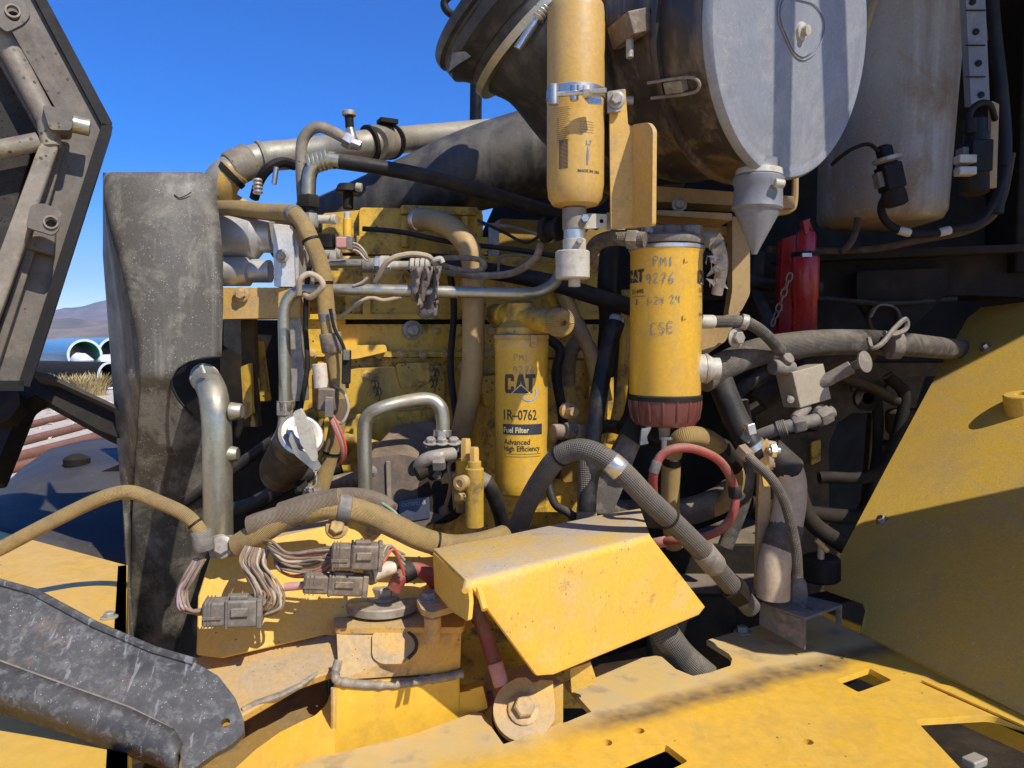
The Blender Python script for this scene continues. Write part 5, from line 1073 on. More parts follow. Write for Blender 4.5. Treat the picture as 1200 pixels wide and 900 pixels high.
# fuel pump, valve body
FP = thing('fuel_pump', 'dusty dark fuel pump with a black nameplate under the staple shaped tube', 'pump', at(470, 570, 1.3))
fpn = Vector((.25, -.9, .2)).normalized(); fpp = at(480, 570, 1.24)
fh = lambda x, y, o=0: hit(x, y, fpp + fpn*o, fpn)
build('pump_body', MB().plate(rounded([fh(x, y) for x, y in [(424, 538), (470, 532), (522, 545), (530, 600), (500, 618), (424, 612)]], .008), Vector((.03, .14, .04))), M['yeld'] if 0 else mat('dust coated pump casting', (.1, .07, .042), (.06, .045, .03), .6, vscale=10, grime=((.2, .13, .07), .6, 14), dust=((.42, .31, .2), .9, .0, .5, 1.), bump=.3), FP, bevel=.01)
build('pump_shoulder', MB().lathe(at(515, 575, 1.26), fpn, [(.055, -.1), (.055, 0), (.05, .008), (.02, .01)], 30), M['blkd'], FP)
np_ = build('nameplate', MB().plate(rounded([fh(x, y, .0035) for x, y in [(467, 587), (503, 582), (504, 607), (468, 613)]], .0015), -fpn*.002), M['label'], FP, bevel=.0004)
# nameplate lettering
v, f, wx = font('CATERPILLAR', .0092); a_, b_ = (fh(500, 586, .004)-fh(470, 590, .004)).normalized(), (fh(470, 586, .004)-fh(470, 598, .004)).normalized()
o3 = fh(471, 594.5, .0042); tw = (fh(499, 589, .004)-o3).length/wx
mb_ = MB(); mb_.add([o3 + a_*x*tw + b_*y for x, y in v], f); build('nameplate_text', mb_, M['wirew'], np_, fix=False)
build('pump_elbow', MB().tube(path([(497, 555, 1.2), (492, 546, 1.19), (500, 538, 1.18), (516, 534, 1.18), (530, 532, 1.2)]), [rp(8, 1.19)]*33, 16), M['bolt'], FP)
build('elbow_boot', MB().cyl(at(488, 556, 1.18), at(506, 548, 1.19), rp(9, 1.18), rp(8, 1.18)), M['blkd'], FP)
build('elbow_nut', MB().hexh(at(508, 541, 1.18), X, rp(11, 1.18), rp(14, 1.18)), M['conn'], FP)
yp('bolt_flange', [(500, 516), (536, 518), (538, 530), (500, 530)], 1.22, .05, 'conn', FP, .003)
for x in (505, 518, 532): build('bolt', MB().bolt(at(x, 519, 1.215), Vector((0, -.3, 1)), rp(6, 1.2)), M['bolt'], FP)
for x_, y_ in ((436, 552), (512, 556), (520, 598), (440, 604)): build('bolt', MB().bolt(fh(x_, y_, .001), fpn, .0055), M['conn'], FP)
build('body_rib', MB().plate([fh(x, y, .008) for x, y in [(452, 540), (458, 540), (460, 610), (454, 610)]], -fpn*.012), M['conb'], FP, bevel=.002)
VY = thing('relief_valve', 'bright yellow upright valve body with two square studs', 'valve', at(552, 570, 1.18))
def ycyl(nm, x0, y0, x1, y1, r_, Yy=1.17, m='yele', hx=False):
    a, b = at(x0, y0, Yy), at(x1, y1, Yy); mb = MB()
    mb.hexh(a, b-a, rp(r_, Yy), (b-a).length) if hx else mb.cyl(a, b, rp(r_, Yy), n=24)
    build(nm, mb, M[m], VY)
ycyl('valve_body', 556, 618, 556, 548, 11); ycyl('valve_neck', 556, 550, 556, 540, 8); ycyl('square_stud', 556, 542, 556, 524, 6, m='yeld', hx=True)
ycyl('square_stud', 546, 540, 546, 514, 6.5, 1.19, 'yeld', True); ycyl('valve_post', 543, 600, 543, 538, 9, 1.21); ycyl('valve_foot', 556, 640, 556, 616, 5, m='bolt')
ycyl('side_port', 552, 566, 537, 569, 8); ycyl('side_port', 548, 582, 533, 582, 6); 
build('port_plug', MB().lathe(at(540, 566, 1.14), Vector((-.5, -1, 0)), [(.011, -.01), (.011, .004), (.006, .005), (.006, .002)], 20), M['ybolt'], VY)
hose('valve_hose', 'black hose curving right and down from the bright yellow valve body', [(560, 560, 1.2), (572, 568, 1.2), (580, 585, 1.21), (588, 610, 1.23), (590, 640, 1.25)], 9, M['rub'], 'hose', [(.12, 14, 1.08, M['dtube'], 'hose_sleeve')])
RG = MB(); G = []
random.seed(9)
for i in range(12):
    row = []
    for j in range(8):
        q = j/7; x = 482 + i*3.2 + (q*8*math.sin(i)); y = 312 + q*62*(1-.35*abs(i-6)/6)
        row.append(at(x, y, 1.19 + .02*math.sin(i*1.7 + j*.9) + .012*noise.noise(Vector((i, j, 3)))))
    G.append(row)
RG.sheet(G)
solo('rag', RG, M['rag'], 'grubby grey rag tucked behind the long silver tube', 'rag', solid=.002)
FI = thing('tube_union', 'row of steel unions and a ribbed coupling above the long silver tube', 'fitting', at(430, 311, 1.24))
def un(nm, x0, x1, y_, r_, m, hx=False, Yy=1.24):
    a, b = at(x0, y_, Yy), at(x1, y_, Yy); mb = MB(); mb.hexh(a, b-a, rp(r_, Yy), (b-a).length, .4) if hx else mb.cyl(a, b, rp(r_, Yy), n=22)
    build(nm, mb, M[m], FI)
un('tube_body', 378, 432, 309, 5.5, 'zinc'); un('ball_joint', 425, 440, 311, 8.5, 'conn'); un('union_nut', 440, 450, 309, 9, 'steel', True); un('hex_fitting', 446, 458, 310, 10.5, 'white', True); un('tube_body', 456, 482, 311, 5, 'white')
for k in range(4): un('coupling_rib', 481 + k*6, 486 + k*6, 311, 8.5, 'white')
build('coupling_wire', MB().tube(path([(440, 330, 1.22), (455, 306, 1.2), (478, 298, 1.2), (500, 300, 1.21), (508, 307, 1.22)]), [rp(3.4, 1.2)]*33, 8), M['tan'], FI)
build('end_hook', MB().tube(path([(508, 318, 1.22), (512, 312, 1.21), (508, 306, 1.2), (516, 303, 1.2), (519, 308, 1.2)]), [rp(3, 1.2)]*33, 8), M['white'], FI)
un('sensor_body', 374, 400, 299, 9, 'bolt', False, 1.28); un('sensor_ring', 388, 396, 305, 12, 'bolt', False, 1.27); un('stub', 372, 395, 257, 5, 'white', False, 1.28); un('stub_end', 388, 394, 257, 6, 'white', False, 1.27)
YS = thing('dipstick', 'small bright yellow upright stem with a pale top', 'stem', at(407, 268, 1.28))
build('stem', MB().cyl(at(407, 280, 1.28), at(407, 256, 1.28), rp(5, 1.28)), M['yel'], YS); build('stem_top', MB().cyl(at(407, 257, 1.28), at(407, 249, 1.28), rp(4, 1.28)), M['white'], YS)
build('stem_base', MB().hexh(at(407, 282, 1.28), Z, rp(7, 1.28), rp(5, 1.28)), M['conn'], YS)
SC = thing('sensor_plug', 'red and black two piece wiring plug with white wires', 'connector', at(400, 285, 1.2))
build('plug_black', MB().box(at(381, 283, 1.2), (.028, .025, .024), Matrix.Identity(3)), M['blk'], SC, bevel=.003)
build('plug_red', MB().box(at(402, 285, 1.2), (.02, .022, .018), Matrix.Identity(3)), M['pink'], SC, bevel=.003)
build('plug_end', MB().box(at(411, 286, 1.2), (.008, .024, .02), Matrix.Identity(3)), M['conn'], SC, bevel=.001)
for k, (y_, m) in enumerate(((284, 'wirew'), (288, 'wire'), (292, 'wirew'))): build('wire', MB().tube(path([(410, y_, 1.2), (420, y_+3, 1.2), (428, y_+12, 1.2), (432, 306, 1.21)]), [rp(1.4, 1.2)]*25, 6), M[m], SC)
build('paint_chip', MB().tube(path([(414, 335, 1.19), (424, 331, 1.19), (431, 325, 1.19)]), [rp(1.6, 1.19)]*17, 6), M['wirew'], SC)
BH = thing('knob_valve', 'small black knob valve in front of the black air duct', 'valve', at(408, 228, 1.4))
build('knob', MB().cyl(at(407, 226, 1.4), at(407, 216, 1.4), rp(14, 1.4), rp(11, 1.4)), M['blk'], BH); build('stem', MB().cyl(at(408, 245, 1.4), at(408, 226, 1.4), rp(6, 1.4)), M['blkd'], BH)
build('knob_tip', MB().cyl(at(417, 219, 1.38), at(424, 220, 1.38), rp(5, 1.38)), M['white'], BH)
hose('front_harness', 'golden braided wiring harness snaking down in front of the yellow engine', [(250, 244, 1.3), (280, 244, 1.27), (315, 248, 1.24), (342, 250, 1.2), (355, 262, 1.17), (366, 285, 1.16), (377, 315, 1.16), (381, 345, 1.16), (384, 375, 1.16), (389, 405, 1.16), (394, 440, 1.17), (397, 475, 1.18), (393, 510, 1.19), (384, 545, 1.2), (374, 580, 1.2)], 9.5, M['braid'], 'wiring harness', [(.23, 10, 1.15, M['conn'], 'band'), (.57, 10, 1.05, M['conn'], 'band'), (.64, 22, 1.3, M['conb'], 'harness_clip'), (.80, 30, 1.06, M['braidd'], 'braid_wrap'), (.35, 3, 1.12, M['blk'], 'cable_tie'), (.47, 3, 1.12, M['blk'], 'cable_tie'), (.9, 3, 1.12, M['blk'], 'cable_tie')], n=22, pname='braided_sleeve')
hose('front_harness', 'dusty brown harness under the golden one on the aluminium housing', [(250, 247, 1.33), (290, 249, 1.31), (330, 254, 1.29), (350, 262, 1.28)], 7, M['braidd'], 'wiring harness')
hose('small_loop', 'small tan cable loop beside the golden harness above the silver tube', [(350, 345, 1.14), (352, 328, 1.13), (362, 321, 1.13), (374, 326, 1.13), (378, 336, 1.13), (364, 348, 1.14), (356, 344, 1.15)], 3.4, M['tan'], 'cable')
t = hose('inline_connector', 'slim black connector hanging on a thin lead beside the golden harness', [(387, 362, 1.14), (392, 385, 1.14), (402, 405, 1.14), (406, 425, 1.14), (407, 455, 1.14)], 2.0, M['blk'], 'connector')
build('connector_body', MB().box(at(406, 430, 1.12), (rp(9, 1.12), .014, rp(34, 1.12)), Matrix.Rotation(R(-2), 3, 'Y')), M['conn'], None, bevel=.002) if 0 else None
CB = thing('slim_connector', 'long dark grey connector body at the end of the thin black lead', 'connector', at(406, 430, 1.12))
build('connector_body', MB().box(at(406, 430, 1.12), (rp(9, 1.12), .014, rp(40, 1.12)), Matrix.Rotation(R(2), 3, 'Y')), M['blkd'], CB, bevel=.002)
build('connector_tab', MB().box(at(406, 416, 1.11), (rp(7, 1.12), .006, rp(12, 1.12)), Matrix.Rotation(R(2), 3, 'Y')), M['conn'], CB, bevel=.001)
CC = thing('clip_connector', 'grey square latch connector with red and white wires beside the dark canister', 'connector', at(384, 470, 1.14))
build('connector_body', MB().box(at(384, 468, 1.14), (.026, .024, .034), Matrix.Rotation(R(3), 3, 'Y')), M['conb'], CC, bevel=.003)
build('connector_cap', MB().cyl(at(377, 455, 1.15), at(374, 426, 1.15), rp(8.5, 1.15)), M['wrap'], CC)
build('connector_tab', MB().box(at(386, 477, 1.12), (.012, .008, .03), Matrix.Rotation(R(3), 3, 'Y')), M['conn'], CC, bevel=.001)
for k, m in enumerate(('wirer', 'wirew', 'wirer')): build('wire', MB().tube(path([(384+k*2.2, 484, 1.13), (391+k*3, 500, 1.12), (399+k*2.6, 520, 1.12), (401+k*1.5, 536, 1.13), (396, 545, 1.15)]), [rp(1.7, 1.13)]*33, 6), M[m], CC)
# canister with latch (left of centre)
DC = thing('breather_canister', 'dirty black tilted canister with a bright pull ring latch on its end', 'canister', at(330, 550, 1.15))
q0 = at(352, 512, 1.1); q1 = at(318, 572, 1.22); d = (q1-q0).normalized(); rc = rp(28, 1.12)
build('canister_body', MB().lathe(q0, d, [(rc*.9, -.002), (rc, .004), (rc, .012), (rc*.95, .014), (rc*.95, .11), (rc*.85, .125), (rc*.4, .13)], 44), M['house'], DC)
build('end_plate', MB().lathe(q0, -d, [(rc*.92, 0), (rc*.96, .006), (rc*.85, .009), (rc*.6, .008), (.0005, .008)], 44), M['steel'], DC)
build('latch_ring', MB().lathe(q0 - d*.014, -d, [(rc*.62, 0), (rc*.64, .003), (rc*.42, .004), (rc*.42, .0)], 36), M['steel'], DC)
build('latch_lever', MB().plate(rounded(poly([(343, 484), (353, 480), (368, 510), (372, 540), (366, 541), (352, 520)], 1.05), .003), Vector((0, .006, .002))), M['white'], DC, bevel=.001)
build('pull_tab', MB().plate(rounded(poly([(341, 505), (350, 528), (368, 532), (377, 548), (368, 552), (346, 534), (338, 515)], 1.06), .003), Vector((0, .003, 0))), M['steel'], DC, bevel=.001)
build('label_wrap', MB().lathe(q0 + d*.03, d, [(rc*.955, 0), (rc*.965, .001), (rc*.965, .06), (rc*.955, .061)], 44), M['rusty'], DC)
hose('canister_pipe', 'short grey pipe under the silver tube nut above the dark canister', [(335, 474, 1.2), (335, 490, 1.2), (333, 504, 1.19), (325, 520, 1.18)], 9, M['conn'], 'pipe', [(.05, 12, 1.2, M['conb'], 'nut')])
chain('small steel chain below the pull ring of the dark canister', [(370, 548, 1.08), (370, 562, 1.08), (364, 572, 1.08), (366, 588, 1.1)], .0042, 'bolt')
MS = thing('oily_lump', 'oily black clump of fittings below the chain', 'fitting', at(362, 582, 1.12)); random.seed(31)
for k in range(9): build('fitting', MB().hexh(at(350+random.random()*24, 568+random.random()*26, 1.12+random.random()*.04), Vector((random.uniform(-1, 1), -1, random.uniform(-1, 1))), random.uniform(.006, .012), .014), M['conn' if k % 2 else 'blkd'], MS)
hose('ground_cable', 'black cable crossing behind the silver coolant pipe', [(200, 600, 1.3), (240, 572, 1.3), (280, 545, 1.3), (315, 520, 1.3), (345, 500, 1.3)], 7, M['rub'])
for lab, P, r, m in [('black hose low behind the dark canister', [(262, 600, 1.36), (300, 590, 1.34), (350, 560, 1.34), (400, 545, 1.36)], 10, 'rub'),
                     ('brown hose behind the staple shaped tube', [(380, 570, 1.34), (420, 560, 1.34), (440, 548, 1.33)], 10, 'conb'),
                     ('golden hose stub lying above the fuel pump', [(400, 512, 1.33), (440, 522, 1.3), (470, 534, 1.28)], 6, 'yele')]:
    hose('lower_left_hose', lab, P, r, M[m])
# ================================================================ LOWER LEFT: HARNESSES AND PLATE
sn = Vector((.2, -.9, .38)).normalized(); sp_ = at(320, 680, 1.02)
sh_ = lambda x, y, o=0: hit(x, y, sp_ + sn*o, sn)
LP = thing('lower_plate', 'sunlit yellow frame plate behind the wire bundles', 'plate', sp_)
build('frame_plate', MB().plate([sh_(x, y) for x, y in [(246, 652), (330, 628), (440, 604), (520, 640), (520, 760), (380, 745), (262, 772), (229, 768), (231, 700)]], Vector((0, .05, 0))), M['yelc'], LP, bevel=.003)
build('bolt', MB().bolt(sh_(395, 618, .0), sn, rp(9, 1.05)), M['ybolt'], LP)
build('bolt', MB().bolt(sh_(437, 624, .0), sn, rp(6, 1.05)), M['ybolt'], LP)
build('bolt', MB().bolt(sh_(258, 640, .01), sn, rp(9.5, 1.0)), M['bolt'], LP)
WG = thing('slope_plate', 'dust covered sloping yellow gusset plate at the lower left', 'plate', at(300, 780, 1.0))
wgn = Vector((-.1, -.35, .93)).normalized(); wgp = at(300, 760, 1.0)
wh = lambda x, y, o=0: hit(x, y, wgp + wgn*o, wgn)
build('slope_skin', MB().plate([wh(x, y) for x, y in [(212, 775), (370, 728), (440, 715), (470, 760), (350, 800), (285, 838), (240, 850), (200, 840)]], -wgn*.012), M['yeld'], WG, bevel=.003)
build('weld_seam', MB().tube([wh(x, y, .0) for x, y in [(284, 832), (300, 824), (330, 814), (352, 803), (370, 790)]], [.0035, .004, .0045, .004, .003], 8), M['weld'], WG)
build('lower_skin', MB().plate([wh(x, y, -.07) for x, y in [(220, 850), (340, 808), (384, 788), (384, 850), (300, 930), (200, 930)]], -wgn*.012), M['ybk'], WG, bevel=.003)  # dark yellow stands in for the shadowed gap beside the cheek
hose('left_harness', 'golden braided harness rising from the left edge over to the grey clamp', [(-60, 672, .93), (0, 643, .95), (50, 617, .96), (100, 592, .97), (130, 580, .97), (155, 577, .97), (185, 588, .97), (215, 602, .97), (233, 620, .97), (239, 640, .97)], 8.5, M['braid'], 'wiring harness', [(.97, 24, 1.45, M['conn'], 'harness_clamp'), (.86, 3, 1.1, M['blk'], 'cable_tie')], n=22, pname='braided_sleeve')
t = thing('clamp_foot', 'dusty clamp foot bolted beside the golden harness', 'clamp', at(255, 640, .98))
yp('foot_plate', [(243, 630), (272, 628), (276, 652), (246, 655)], .99, .006, 'bolt', t, .003); build('bolt', MB().bolt(at(260, 641, .985), Vector((.2, -1, .25)), rp(9, .98)), M['bolt'], t)
def bundle(label, starts, ends, mids, cols, r=1.7, nm='wire_bundle', sp=(2.4, .8)):
    t = thing(nm, label, 'wires', at(*mids[0])); 
    for k, (a, b) in enumerate(zip(starts, ends)):
        P = [a] + [(x + (k-len(starts)/2)*sp[0] + random.uniform(-2, 2), y + (k-len(starts)/2)*sp[1] + random.uniform(-2, 2), Y + random.uniform(-.007, .007)) for (x, y, Y) in mids] + [b]
        pts = path(P, 8); build('wire', MB().tube(pts, [rp(r, P[0][2])]*len(pts), 7), M[cols[k % len(cols)]], t)
bundle('dusty wires hanging from the grey clamp to the lower grey connector', [(228+k*1.8, 655, .97) for k in range(8)], [(240, 712+k*1.2, .95) for k in range(8)], [(222, 678, .965), (213, 695, .96), (216, 712, .95), (228, 718, .95)], ['wire', 'wirep', 'wirew', 'wire', 'conb', 'wirep', 'wire', 'wire'], sp=(1.6, .5))
bundle('fan of dusty wires looping from the brown harness to the lower grey connector', [(288+k*2.4, 640+k*.4, .97) for k in range(12)], [(304, 700+k*2.2, .945) for k in range(12)], [(298, 660, .955), (310, 680, .945), (318, 698, .94), (313, 712, .94)], ['wire', 'conb', 'tan', 'wire', 'conb', 'wire', 'wire', 'tan'], sp=(3.0, .5))
bundle('fan of dusty wires running right into the two brown connectors', [(306+k*2, 634+k, .975) for k in range(12)], [(394, 640+(k % 6)*4, .95) for k in range(12)], [(322, 652, .955), (340, 662, .95), (370, 660, .95)], ['wire', 'conb', 'wirer', 'wire', 'tan', 'conb', 'wire', 'wire'], sp=(.6, 2.6))
hose('main_harness', 'thick dusty braided harness humping over the yellow plate to the folded cover', [(279, 640, .99), (305, 624, .98), (335, 606, .98), (370, 596, .98), (400, 595, .98), (430, 602, .99), (465, 618, 1.0), (495, 632, 1.02), (530, 640, 1.04), (565, 636, 1.08), (590, 628, 1.12)], 14, M['braid'], 'wiring harness', [(.24, 110, 1.02, M['braidd'], 'dusty_sleeve'), (.42, 15, 1.12, M['conn'], 'harness_clamp'), (.75, 3, 1.08, M['blk'], 'cable_tie')], n=26, pname='braided_sleeve')
hose('second_harness', 'brown braided harness running behind the thick dusty one', [(330, 600, 1.06), (370, 588, 1.05), (410, 583, 1.05), (440, 588, 1.05), (458, 600, 1.04)], 12, M['braidd'], 'wiring harness', [(.95, 10, .8, M['redh'], 'sleeve_end')], n=20, pname='braided_sleeve')
hose('green_wire', 'pair of thin green and white wires beside the pump nameplate', [(448, 590, 1.02), (462, 600, 1.01), (470, 612, 1.01), (476, 622, 1.02)], 2, M['wireg'], 'wire', [(.5, 3, 1.5, M['wirew'], 'band')])
def conn(px, py, Y, L_, W_, label, ang=0, m='conn', flip=1):
    c = at(px, py, Y); t = thing('connector', label, 'connector', c); RR = Matrix.Rotation(R(12), 3, 'Z') @ Matrix.Rotation(R(ang), 3, 'Y')
    l, w_ = rp(L_, Y), rp(W_, Y); e = lambda x, y, z: c + RR @ Vector((x*l, y*w_, z*w_))
    build('rear_shell', MB().box(e(-.27, 0, 0), (l*.38, w_*.8, w_*.88), RR), M[m], t, bevel=.003)
    build('front_shell', MB().box(e(.18, 0, 0), (l*.5, w_*.85, w_*.98), RR), M[m], t, bevel=.003)
    build('end_collar', MB().box(e(.46, 0, 0), (l*.09, w_*.95, w_*1.08), RR), M[m], t, bevel=.002)
    build('centre_collar', MB().box(e(-.07, 0, 0), (l*.05, w_*.92, w_*1.06), RR), M[m], t, bevel=.002)
    build('lock_tab', MB().box(e(.12, -.1, .55), (l*.3, w_*.4, w_*.18), RR), M[m], t, bevel=.002)
    build('lock_tab', MB().box(e(.15, -.48, .1), (l*.28, w_*.12, w_*.3), RR), M[m], t, bevel=.001)
    build('shell_rib', MB().box(e(-.3, -.42, -.1), (l*.3, w_*.08, w_*.1), RR), M[m], t)
    for k in range(3): build('shell_rib', MB().box(e(-.42 + k*.06, 0, 0), (l*.015, w_*.86, w_*.94), RR), M[m], t)
    return t
conn(272, 716, .93, 70, 33, 'grey connector low in front of the yellow plate beside the black lever', 2)
conn(417, 651, .94, 62, 30, 'upper brown connector taking the fan of wires', 4, 'conb')
conn(392, 684, .94, 78, 25, 'lower brown connector with a pink hose stub at its left', 6, 'conb')
hose('pink_stub', 'short pink sleeve entering the lower brown connector', [(334, 688, .945), (345, 687, .945), (358, 686, .945)], 5, M['pink'], 'sleeve')
bundle('loose dusty wires leaving the right side of the brown connectors', [(448, 645+k*4, .95) for k in range(5)], [(474, 650+k*6, .98) for k in range(5)], [(458, 642, .96)], ['wire', 'wirew', 'wireg', 'wire', 'wirer'])
ml = MB(); 
BT = thing('boot_connector', 'pale plastic boot between the brown connectors and the folded cover', 'connector', at(452, 668, .97))
build('boot', MB().cyl(at(434, 672, .96), at(462, 664, .98), rp(11, .97), rp(8, .97)), M['wrap'], BT)
build('boot_collar', MB().cyl(at(430, 674, .96), at(438, 671, .96), rp(13, .96)), M['conb'], BT)
hose('dark_boot', 'dark rubber boot tucked left of the folded yellow cover', [(462, 690, 1.0), (470, 676, 1.0), (484, 668, 1.01), (500, 672, 1.02), (512, 684, 1.03)], 9, M['redh'], 'hose', [(.4, 14, 1.3, M['rub'], 'hose_sleeve')])
random.seed(8)
# ================================================================ DECK (yellow platform)
ZD = 1.70
def zd(x, y, dz=0): return atz(x, y, ZD+dz)
def deckmat():
    m = M['yel'].copy(); m.name = 'deck paint'; t = m.node_tree; N = t.nodes; L = t.links; B = N['Principled BSDF']
    src = B.inputs['Base Color'].links[0].from_socket
    ge = N.new('ShaderNodeTexCoord'); A_, B_ = zd(690, 852), zd(1010, 765); d = (B_-A_).normalized(); nrm = Vector((-d.y, d.x, 0)); off = OFF_DECK
    dt = N.new('ShaderNodeVectorMath'); dt.operation = 'DOT_PRODUCT'; L.new(ge.outputs['Object'], dt.inputs[0]); dt.inputs[1].default_value = nrm
    n = N.new('ShaderNodeTexNoise'); n.inputs['Scale'].default_value = 9; n.inputs['Detail'].default_value = 8; L.new(ge.outputs['Object'], n.inputs[0])
    def math_(op, a, b):
        q = N.new('ShaderNodeMath'); q.operation = op
        for k, v in enumerate((a, b)):
            if isinstance(v, float): q.inputs[k].default_value = v
            else: L.new(v, q.inputs[k])
        return q.outputs[0]
    def rng(v, a, b, c_, e):
        q = N.new('ShaderNodeMapRange'); L.new(v, q.inputs[0])
        for i, s_ in zip((1, 2, 3, 4), (a, b, c_, e)): q.inputs[i].default_value = s_
        return q.outputs[0]
    D0 = (A_ - off).dot(nrm); dist = math_('ADD', math_('SUBTRACT', dt.outputs['Value'], D0), math_('MULTIPLY', math_('SUBTRACT', n.outputs[0], .5), .05))
    back = rng(dist, -.02, .02, 0., 1.)
    du = N.new('ShaderNodeVectorMath'); du.operation = 'DOT_PRODUCT'; L.new(ge.outputs['Object'], du.inputs[0]); du.inputs[1].default_value = d
    along = rng(du.outputs['Value'], (A_-off).dot(d)-.06, (A_-off).dot(d)+.05, 0., 1.)
    line = math_('MULTIPLY', rng(math_('ABSOLUTE', dist, 0.), .006, .034, 1., 0.), along)
    n2 = N.new('ShaderNodeTexNoise'); n2.inputs['Scale'].default_value = 45; n2.inputs['Detail'].default_value = 8; L.new(ge.outputs['Object'], n2.inputs[0])
    line = math_('MULTIPLY', line, rng(n2.outputs[0], .3, .6, .55, 1.))
    def mixc(a, col, f):
        q = N.new('ShaderNodeMix'); q.data_type = 'RGBA'; L.new(a, q.inputs[6]); q.inputs[7].default_value = (*col, 1); L.new(f, q.inputs[0]); return q.outputs[2]
    n3 = N.new('ShaderNodeTexNoise'); n3.inputs['Scale'].default_value = 22; n3.inputs['Detail'].default_value = 8; L.new(ge.outputs['Object'], n3.inputs[0])
    c = mixc(src, (.56, .42, .2), math_('MULTIPLY', back, math_('MULTIPLY', rng(n.outputs[0], .3, .6, .6, 1.), rng(n3.outputs[0], .35, .6, .6, 1.))))
    c = mixc(c, (.3, .2, .1), math_('MULTIPLY', back, rng(n3.outputs[0], .56, .66, 0., .5)))
    c = mixc(c, (.2, .13, .06), line); L.new(c, B.inputs['Base Color'])
    L.new(rng(back, 0., 1., .36, .7), B.inputs['Roughness'])
    return m
OFF_DECK = zd(800, 840)
DK = thing('deck_plate', 'large yellow deck plate with square cut outs across the bottom', 'deck', OFF_DECK)
M['deck'] = deckmat()
outer = [(200, 960), (285, 925), (372, 888), (480, 862), (558, 834), (566, 836), (576, 852), (590, 872), (602, 868), (655, 848), (664, 846), (693, 834), (662, 799), (704, 778), (770, 768), (776, 770), (792, 784), (812, 792), (832, 788), (856, 780), (858, 772), (854, 766), (828, 750), (892, 732), (960, 720), (1008, 742), (1100, 790), (1200, 838), (1420, 944), (1420, 1300), (200, 1300)]
def dpoly(P, dz=0, r=0):
    p = [zd(x, y, dz) for x, y in P]
    return rounded(p, r) if r else p
holes = [dpoly([(979, 797), (1019, 783), (1045, 797), (1006, 811)], r=.004), dpoly([(1072, 843), (1160, 838), (1300, 880), (1380, 960), (1200, 990), (1130, 905)], r=.01),
         dpoly([(716, 898), (780, 872), (806, 892), (740, 925)], r=.004)]
for x, y, r_ in ((710, 870, .008), (748, 856, .008), (946, 869, .0075), (961, 780, .0035), (986, 771, .0035)): holes.append(circ(zd(x, y), Z, r_, 18))
build('deck_skin', MB().plate(dpoly(outer), Vector((0, 0, -.009)), holes), M['deck'], DK, bevel=.0018)
for x, y in ((684, 800), (870, 741)): build('bolt', MB().bolt(zd(x, y), Z, rp(8, 1.1)), M['bolt'], DK)
build('deck_edge_plate', MB().plate(dpoly([(1080, 797), (1120, 805), (1270, 868), (1270, 880), (1200, 850)], .004), Vector((0, 0, -.003))), M['yel'], DK)
hb_ = MB().box(atz(1142, 892, ZD-.06), (.03, .02, .012)); build('under_bracket', hb_, M['bolt'], DK, bevel=.003)
build('deck_web', MB().box(zd(1240, 860, -.08) , (.9, .006, .1), Matrix.Rotation(R(-62), 3, 'Z')), M['yel'], DK)
BP = thing('belly_frame', 'black frame rails and belly plate deep below the engine', 'frame', Vector((0, 1.2, 1.2)))
build('belly_plate', MB().plate([Vector((-1.0, .2, 1.12)), Vector((1.4, .2, 1.12)), Vector((1.4, 2.4, 1.12)), Vector((-1.0, 2.4, 1.12))], Vector((0, 0, -.02))), M['blkd'], BP)
build('front_rail', MB().box(Vector((.15, 1.45, 1.5)), (1.6, .08, .2)), M['blkd'], BP, bevel=.004)
# mid floor: dusty shelf right of centre, under the hoses
SF = thing('frame_shelf', 'dusty dark frame shelf under the red ring hose', 'frame', at(860, 680, 1.25))
sfz = 1.735
sfp = lambda P, z=sfz: [atz(x, y, z) for x, y in P]
build('shelf_plate', MB().plate(rounded(sfp([(740, 640), (800, 628), (870, 600), (930, 630), (900, 684), (852, 700), (780, 690), (770, 662)]), .01), Vector((0, 0, -.012))), M['blkd'] if 0 else mat('dusty brown frame', (.12, .09, .06), (.08, .06, .045), .8, vscale=9, grime=((.2, .15, .1), .6, 12), dust=((.3, .23, .16), .9, .1), bump=.3), SF, bevel=.003)
build('shelf_web', MB().plate(poly([(640, 640), (930, 640), (930, 780), (640, 780)], 1.5), Vector((0, .02, 0))), M['blkd'], SF)
# ================================================================ ENGINE MOUNT
MT = thing('engine_mount', 'dusty yellow engine mount casting with a big round washer', 'engine mount', at(460, 760, .95))
zm = 1.827
zmh = lambda x, y, z=zm: atz(x, y, z)
mb = MB().plate(rounded([zmh(x, y) for x, y in [(392, 726), (402, 706), (430, 694), (470, 690), (505, 698), (530, 712), (548, 728), (534, 750), (536, 800), (396, 800)]], .01, 5), Vector((0, 0, -.02)))
lo = [atz(x, y, 1.72) for x, y in [(352, 880), (394, 822), (540, 805), (560, 870)]]
top = [zmh(398, 722), zmh(406, 752), zmh(536, 752), zmh(545, 728), zmh(505, 700), zmh(420, 700)]
body = MB()
A1 = [atz(394, 735, 1.822), atz(541, 733, 1.822)]; B1 = [at(397, 797, .935), at(539, 788, 1.0)]; C1 = [at(391, 801, .93), at(539, 791, .995)]; D1 = [at(390, 832, .93), at(538, 828, .95)]
back = Vector((-.02, .16, 0))
rows = [[p.lerp(q, j/10) + Vector((0, -.004*math.sin(j/10*math.pi), 0)) for j in range(11)] for p, q in (A1, B1)]
body.sheet([rows[0]] + [[a.lerp(b, .5) + Z*.002 for a, b in zip(*rows)]] + [rows[1]]); 
build('mount_top', MB().plate(rounded([*A1, *B1[::-1]], .006), back*.4), M['yeld'], MT, bevel=.004)
build('mount_front', MB().plate([C1[0], C1[1], at(541, 872, 1.005), at(390, 904, .93), at(389, 850, .925)], Vector((-.01, .06, -.01))), M['yel'], MT, bevel=.003)
